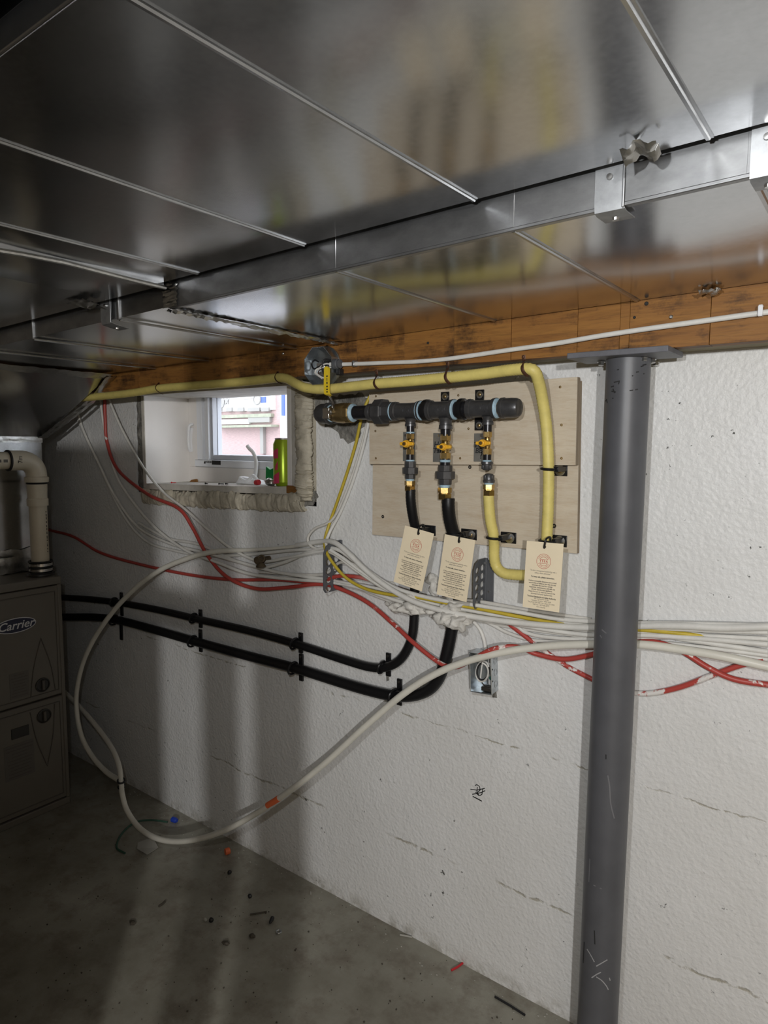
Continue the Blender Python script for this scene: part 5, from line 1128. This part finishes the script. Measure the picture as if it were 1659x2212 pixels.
# ---------------------------------------------------------------- round junction box on the beam
jc = PY(686, 790, BF-0.035)
jb = thing('junction_box', 'open octagonal metal junction box on the timber beam', 'junction box', (jc.x, BF, jc.z-0.05))
ro = 0.053
obj('box_shell', MB().lathe((jc.x, BF-0.0005, jc.z), (0, -1, 0), [(0, ro), (0.034, ro), (0.034, ro-0.0016), (0.003, ro-0.0016)], 8, PI/8, cap=False).lathe((jc.x, BF-0.0005, jc.z), (0, -1, 0), [(0, ro-0.001), (0.0025, ro-0.001)], 8, PI/8), m_steelbox, jb, smooth=20)
obj('box_collar', MB().lathe((jc.x, BF-0.0005, jc.z), (0, -1, 0), [(0, ro*1.02), (0.006, ro*1.03), (0.007, ro*1.0)], 24), m_steelbox, jb)
for k, (dx, dz) in enumerate(((-0.022, 0.022), (0.020, 0.024), (-0.026, -0.020), (0.018, -0.028), (0.0, 0.034))):
    obj('knockout', MB().ring((jc.x+dx, BF-0.004, jc.z+dz), (0, 1, 0), 0.0085, 0.0011, 16, 5), m_steelbox, jb)
obj('clamp_bar', MB().box((jc.x-0.022, BF-0.016, jc.z-0.004), (jc.x+0.006, BF-0.012, jc.z+0.010)), m_zinc, jb, bevel=0.001)
obj('clamp_bar', MB().box((jc.x-0.018, BF-0.014, jc.z-0.024), (jc.x+0.008, BF-0.010, jc.z-0.014)), m_zinc, jb, bevel=0.001)
for nm, mt, P in (('black_wire', m_rubber, [(0.045,-0.02,0.004),(0.02,-0.022,0.01),(0.0,-0.03,-0.002),(-0.02,-0.028,-0.006),(-0.033,-0.022,0.008),(-0.024,-0.02,0.018),(-0.01,-0.02,0.012)]),
                  ('black_wire', m_rubber, [(0.044,-0.018,0.010),(0.018,-0.026,0.016),(0.012,-0.03,-0.006),(0.022,-0.03,-0.026),(0.034,-0.024,-0.03)]),
                  ('white_wire', m_white, [(0.045,-0.022,0.0),(0.018,-0.026,0.004),(-0.012,-0.03,-0.012),(0.006,-0.032,-0.028),(0.03,-0.03,-0.036)]),
                  ('white_wire', m_white, [(0.04,-0.024,-0.006),(0.01,-0.030,-0.006),(-0.016,-0.028,-0.016),(0.012,-0.03,-0.034)]),
                  ('ground_wire', m_copper, [(-0.02,-0.006,-0.03),(-0.01,-0.02,-0.012),(0.02,-0.016,-0.002),(0.044,-0.018,0.002)])):
    obj(nm, MB().tube(cr([(jc.x+p[0], BF+p[1], jc.z+p[2]) for p in P], 6), 0.0022 if nm != 'ground_wire' else 0.0012, 8), mt, jb)
jx = jc.x+ro*0.92
obj('cable_connector', MB().lathe((jx-0.006, BF-0.020, jc.z+0.002), (1, 0, 0), [(0, 0.009), (0.006, 0.009), (0.0065, 0.0135), (0.016, 0.0135), (0.018, 0.011), (0.024, 0.0115), (0.025, 0.008)], 18), m_stack, jb)
obj('connector_tab', MB().box((jx+0.004, BF-0.022, jc.z-0.026), (jx+0.016, BF-0.004, jc.z-0.010)), m_rubber, jb, bevel=0.001)

# ---------------------------------------------------------------- rectangular device box low on the wall
bc = PY(1038, 1455, 1.447); rot = Matrix.Translation(bc) @ Matrix.Rotation(math.radians(-3), 4, 'Y') @ Matrix.Rotation(math.radians(4), 4, 'Z')
db = thing('device_box', 'open rectangular metal electrical box with a coil of white wire', 'electrical box', (bc.x, WY, bc.z-0.05))
hw, hh, dp = 0.029, 0.050, 0.046
def rb(a, b): return MB().box(a, b, rot)
for nm, a, b in (('side_plate', (hw-0.0015, 0, -hh), (hw, dp, hh)), ('side_plate', (-hw, 0, -hh), (-hw+0.0015, dp, hh)), ('end_plate', (-hw, 0, hh-0.0015), (hw, dp, hh)), ('end_plate', (-hw, 0, -hh), (hw, dp, -hh+0.0015)), ('back_plate', (-hw, dp-0.003, -hh), (hw, dp, hh))):
    obj(nm, rb(a, b), m_steelbox, db, bevel=0.0004, seg=1)
def rp(x, y, z): return rot @ Vector((x, y, z))
obj('rim', MB().tube([rp(-hw, 0, -hh), rp(hw, 0, -hh), rp(hw, 0, hh), rp(-hw, 0, hh)], 0.0018, 6, True), m_steelbox, db)
for z in (-0.030, 0.0, 0.030):
    obj('knockout', MB().ring(rp(hw, 0.026, z), rot.to_3x3() @ Vector((1, 0, 0)), 0.009, 0.0009, 16, 5), m_steelbox, db)
    obj('screw_hole', MB().lathe(rp(hw+0.0002, 0.008, z+0.012), rot.to_3x3() @ Vector((1, 0, 0)), [(0, 0.0022), (0.0004, 0.002)], 8), m_ink, db)
obj('white_wire', MB().tube([rp(0.0+0.019*math.cos(t)+0.006*math.sin(t), 0.004+0.012*math.sin(t*0.5), 0.002+0.027*math.sin(t)) for t in [i*2*PI*1.15/30+0.6 for i in range(31)]], 0.0023, 8), m_white, db)
obj('white_wire', MB().tube(cr([rp(-0.006, 0.03, 0.03), rp(-0.009, 0.024, 0.0), rp(-0.011, 0.02, -0.028)], 6), 0.002, 8), m_white, db)
obj('bare_wire', MB().tube(cr([rp(-0.01, 0.02, -0.026), rp(0.004, 0.014, -0.034), rp(0.022, 0.012, -0.036)], 6), 0.0018, 8), m_ss, db)
obj('black_wire', MB().tube([rp(0.0+0.016*math.cos(t)+0.004*math.sin(t), 0.014, 0.002+0.023*math.sin(t)) for t in [i*2*PI*0.8/24+2.0 for i in range(25)]], 0.0024, 8), m_rubber, db)
obj('green_screw', MB().lathe(rp(0.016, 0.03, -0.018), rot.to_3x3() @ Vector((0, -1, 0)), [(0, 0.006), (0.003, 0.0055), (0.004, 0.003)], 8), mat('green_zinc', (0.02, 0.22, 0.17), 0.3, 0.6), db)
obj('cable_clamp', rb((-0.004, 0.008, -0.047), (0.024, 0.03, -0.036)), m_knob, db, bevel=0.002)
cable('white_cable', 'short white cable dropping from the foam into the rectangular box', 'cable', [(1012,1338,1.476),(1024,1344,1.474),(1038,1362,1.474),(1046,1385,1.474),(1049,1405,1.472)], 0.005, m_white)

# ================================================================== small things on the floor
def fp(px, py): return PZ(px, py, 0.0)
p = fp(492, 1845); tag(obj('orange_cap', MB().lathe(p+Vector((0, 0, 0.011)), (0.3, 0.9, 0.0), [(-0.009, 0.010), (-0.007, 0.0112), (0.006, 0.0112), (0.008, 0.007)], 14), m_orange), 'small orange plastic cap on the floor below the tube loop', 'cap')
for i, (px, py, r, lab) in enumerate(((496, 1887, 0.007, 'black pellet on the floor nearest the orange cap'), (540, 1940, 0.007, 'black pellet on the floor between two others'), (456, 1991, 0.007, 'black pellet on the floor beside a white crumb'))):
    p = fp(px, py); tag(obj('black_pellet', MB().ball(p+Vector((0, 0, r*0.85)), r, 10, 7, 0.3, 90, i), m_rubber), lab, 'pellet')
p = fp(444, 1990); tag(obj('white_crumb', MB().ball(p+Vector((0, 0, 0.005)), Vector((0.007, 0.005, 0.005)), 8, 6, 0.4, 90), m_paper), 'white crumb on the floor beside a black pellet', 'crumb')
def stick(name, lab, cat, a, b, r, mt): 
    A, B = fp(*a), fp(*b); tag(obj(name, MB().tube([A+Vector((0, 0, r)), A.lerp(B, 0.5)+Vector((0.002, 0.001, r)), B+Vector((0, 0, r))], r, 8), mt), lab, cat)
stick('twig', 'thin brown splinter on the floor in front of the orange cap', 'splinter', (540, 1977), (576, 1971), 0.0025, m_twig)
stick('twig', 'short splinter lying on the floor at left of the pellets', 'splinter', (343, 1960), (357, 1949), 0.003, m_twig)
stick('wire_offcut', 'black wire offcut on the floor in front of the post', 'wire offcut', (1069, 2155), (1134, 2195), 0.0028, m_rubber)
stick('wire_offcut', 'pale wire offcut at the foot of the white wall', 'wire offcut', (864, 2021), (890, 2026), 0.0025, m_paper)
stick('red_scrap', 'red plastic strip on the floor near the wall', 'scrap', (975, 2098), (1000, 2082), 0.003, m_redcap)
p = fp(586, 1992); tag(obj('dark_screw', MB().lathe(p+Vector((-0.006, 0.012, 0.006)), (0.5, -1, 0), [(0, 0.004), (0.003, 0.006), (0.012, 0.0055), (0.022, 0.004), (0.028, 0.001)], 10), m_rubber), 'dark pointed plug lying on the floor right of the splinter', 'plug')
p = fp(602, 2014); tag(obj('washer', MB().ring(p+Vector((0, 0, 0.0022)), (0, 0, 1), 0.007, 0.0022, 14, 6), m_steelbox), 'small grey washer on the floor', 'washer')
for i, (px, py) in enumerate(((545, 2024), (488, 2040), (285, 1996))):
    p = fp(px, py); tag(obj('dirt_clump', MB().ball(p+Vector((0, 0, 0.004)), Vector((0.011, 0.008, 0.0045)), 10, 7, 0.6, 110, i*3.0), m_twig), ('dirt clump on the floor directly below the grey washer', 'dirt clump on the floor lowest of the three clumps', 'dirt clump on the floor furthest left')[i], 'dirt')
p0, p1, p2, p3, p4 = fp(298, 1822), fp(330, 1812), fp(342, 1832), fp(318, 1850), fp(296, 1835)
tag(obj('torn_paper', MB().prism([q_+Vector((0, 0, 0.002+0.004*(i % 2))) for i, q_ in enumerate((p0, p1, p2, p3, p4))], (0, 0, 0.0012)), m_paper, None, smooth=0), 'torn scrap of paper on the floor under the tube loop', 'paper')
gw = thing('green_wire', 'dark green wire with a blue end curled on the floor', 'wire', fp(300, 1800))
obj('wire', MB().tube(cr([fp(270, 1845)+Vector((0,0,.003)), fp(252, 1832)+Vector((0,0,.003)), fp(262, 1805)+Vector((0,0,.004)), fp(290, 1782)+Vector((0,0,.008)), fp(325, 1777)+Vector((0,0,.01)), fp(362, 1779)+Vector((0,0,.006))], 6), 0.0035, 8), m_gwire, gw)
pb = fp(375, 1777); obj('blue_end', MB().lathe(pb+Vector((-0.012, 0, 0.010)), (1, 0.2, 0), [(0, 0.006), (0.004, 0.010), (0.02, 0.010), (0.026, 0.007)], 12), m_blue, gw)
mb = MB(); random.seed(11)
for i in range(420):
    px = random.uniform(0, 1230); py = random.uniform(1720, 2212); p = fp(px, py)
    if p.y > WY-0.012 or (p.x < -2.47 and p.y < 1.3): continue
    r = random.choice((0.0009, 0.0012, 0.0016, 0.0024)); mb.ball(p+Vector((0, 0, r*0.5)), Vector((r*random.uniform(0.7, 1.5), r, r*0.7)), 5, 4)
g_ = obj('floor_grit', mb, m_twig, None, smooth=0); g_['kind'] = 'stuff'; g_['label'] = 'dark grit and crumbs scattered over the concrete floor'; g_['category'] = 'grit'
mb = MB(); random.seed(12)
for i in range(130):
    x = random.uniform(-2.4, -0.2); y = WY-abs(random.gauss(0, 0.05))-0.006; r = random.choice((0.001, 0.0014, 0.002))
    mb.ball(Vector((x, y, r*0.5)), Vector((r*1.3, r, r*0.8)), 5, 4)
g_ = obj('plaster_crumbs', mb, m_paper, None, smooth=0); g_['kind'] = 'stuff'; g_['label'] = 'pale plaster crumbs along the foot of the wall'; g_['category'] = 'crumbs'
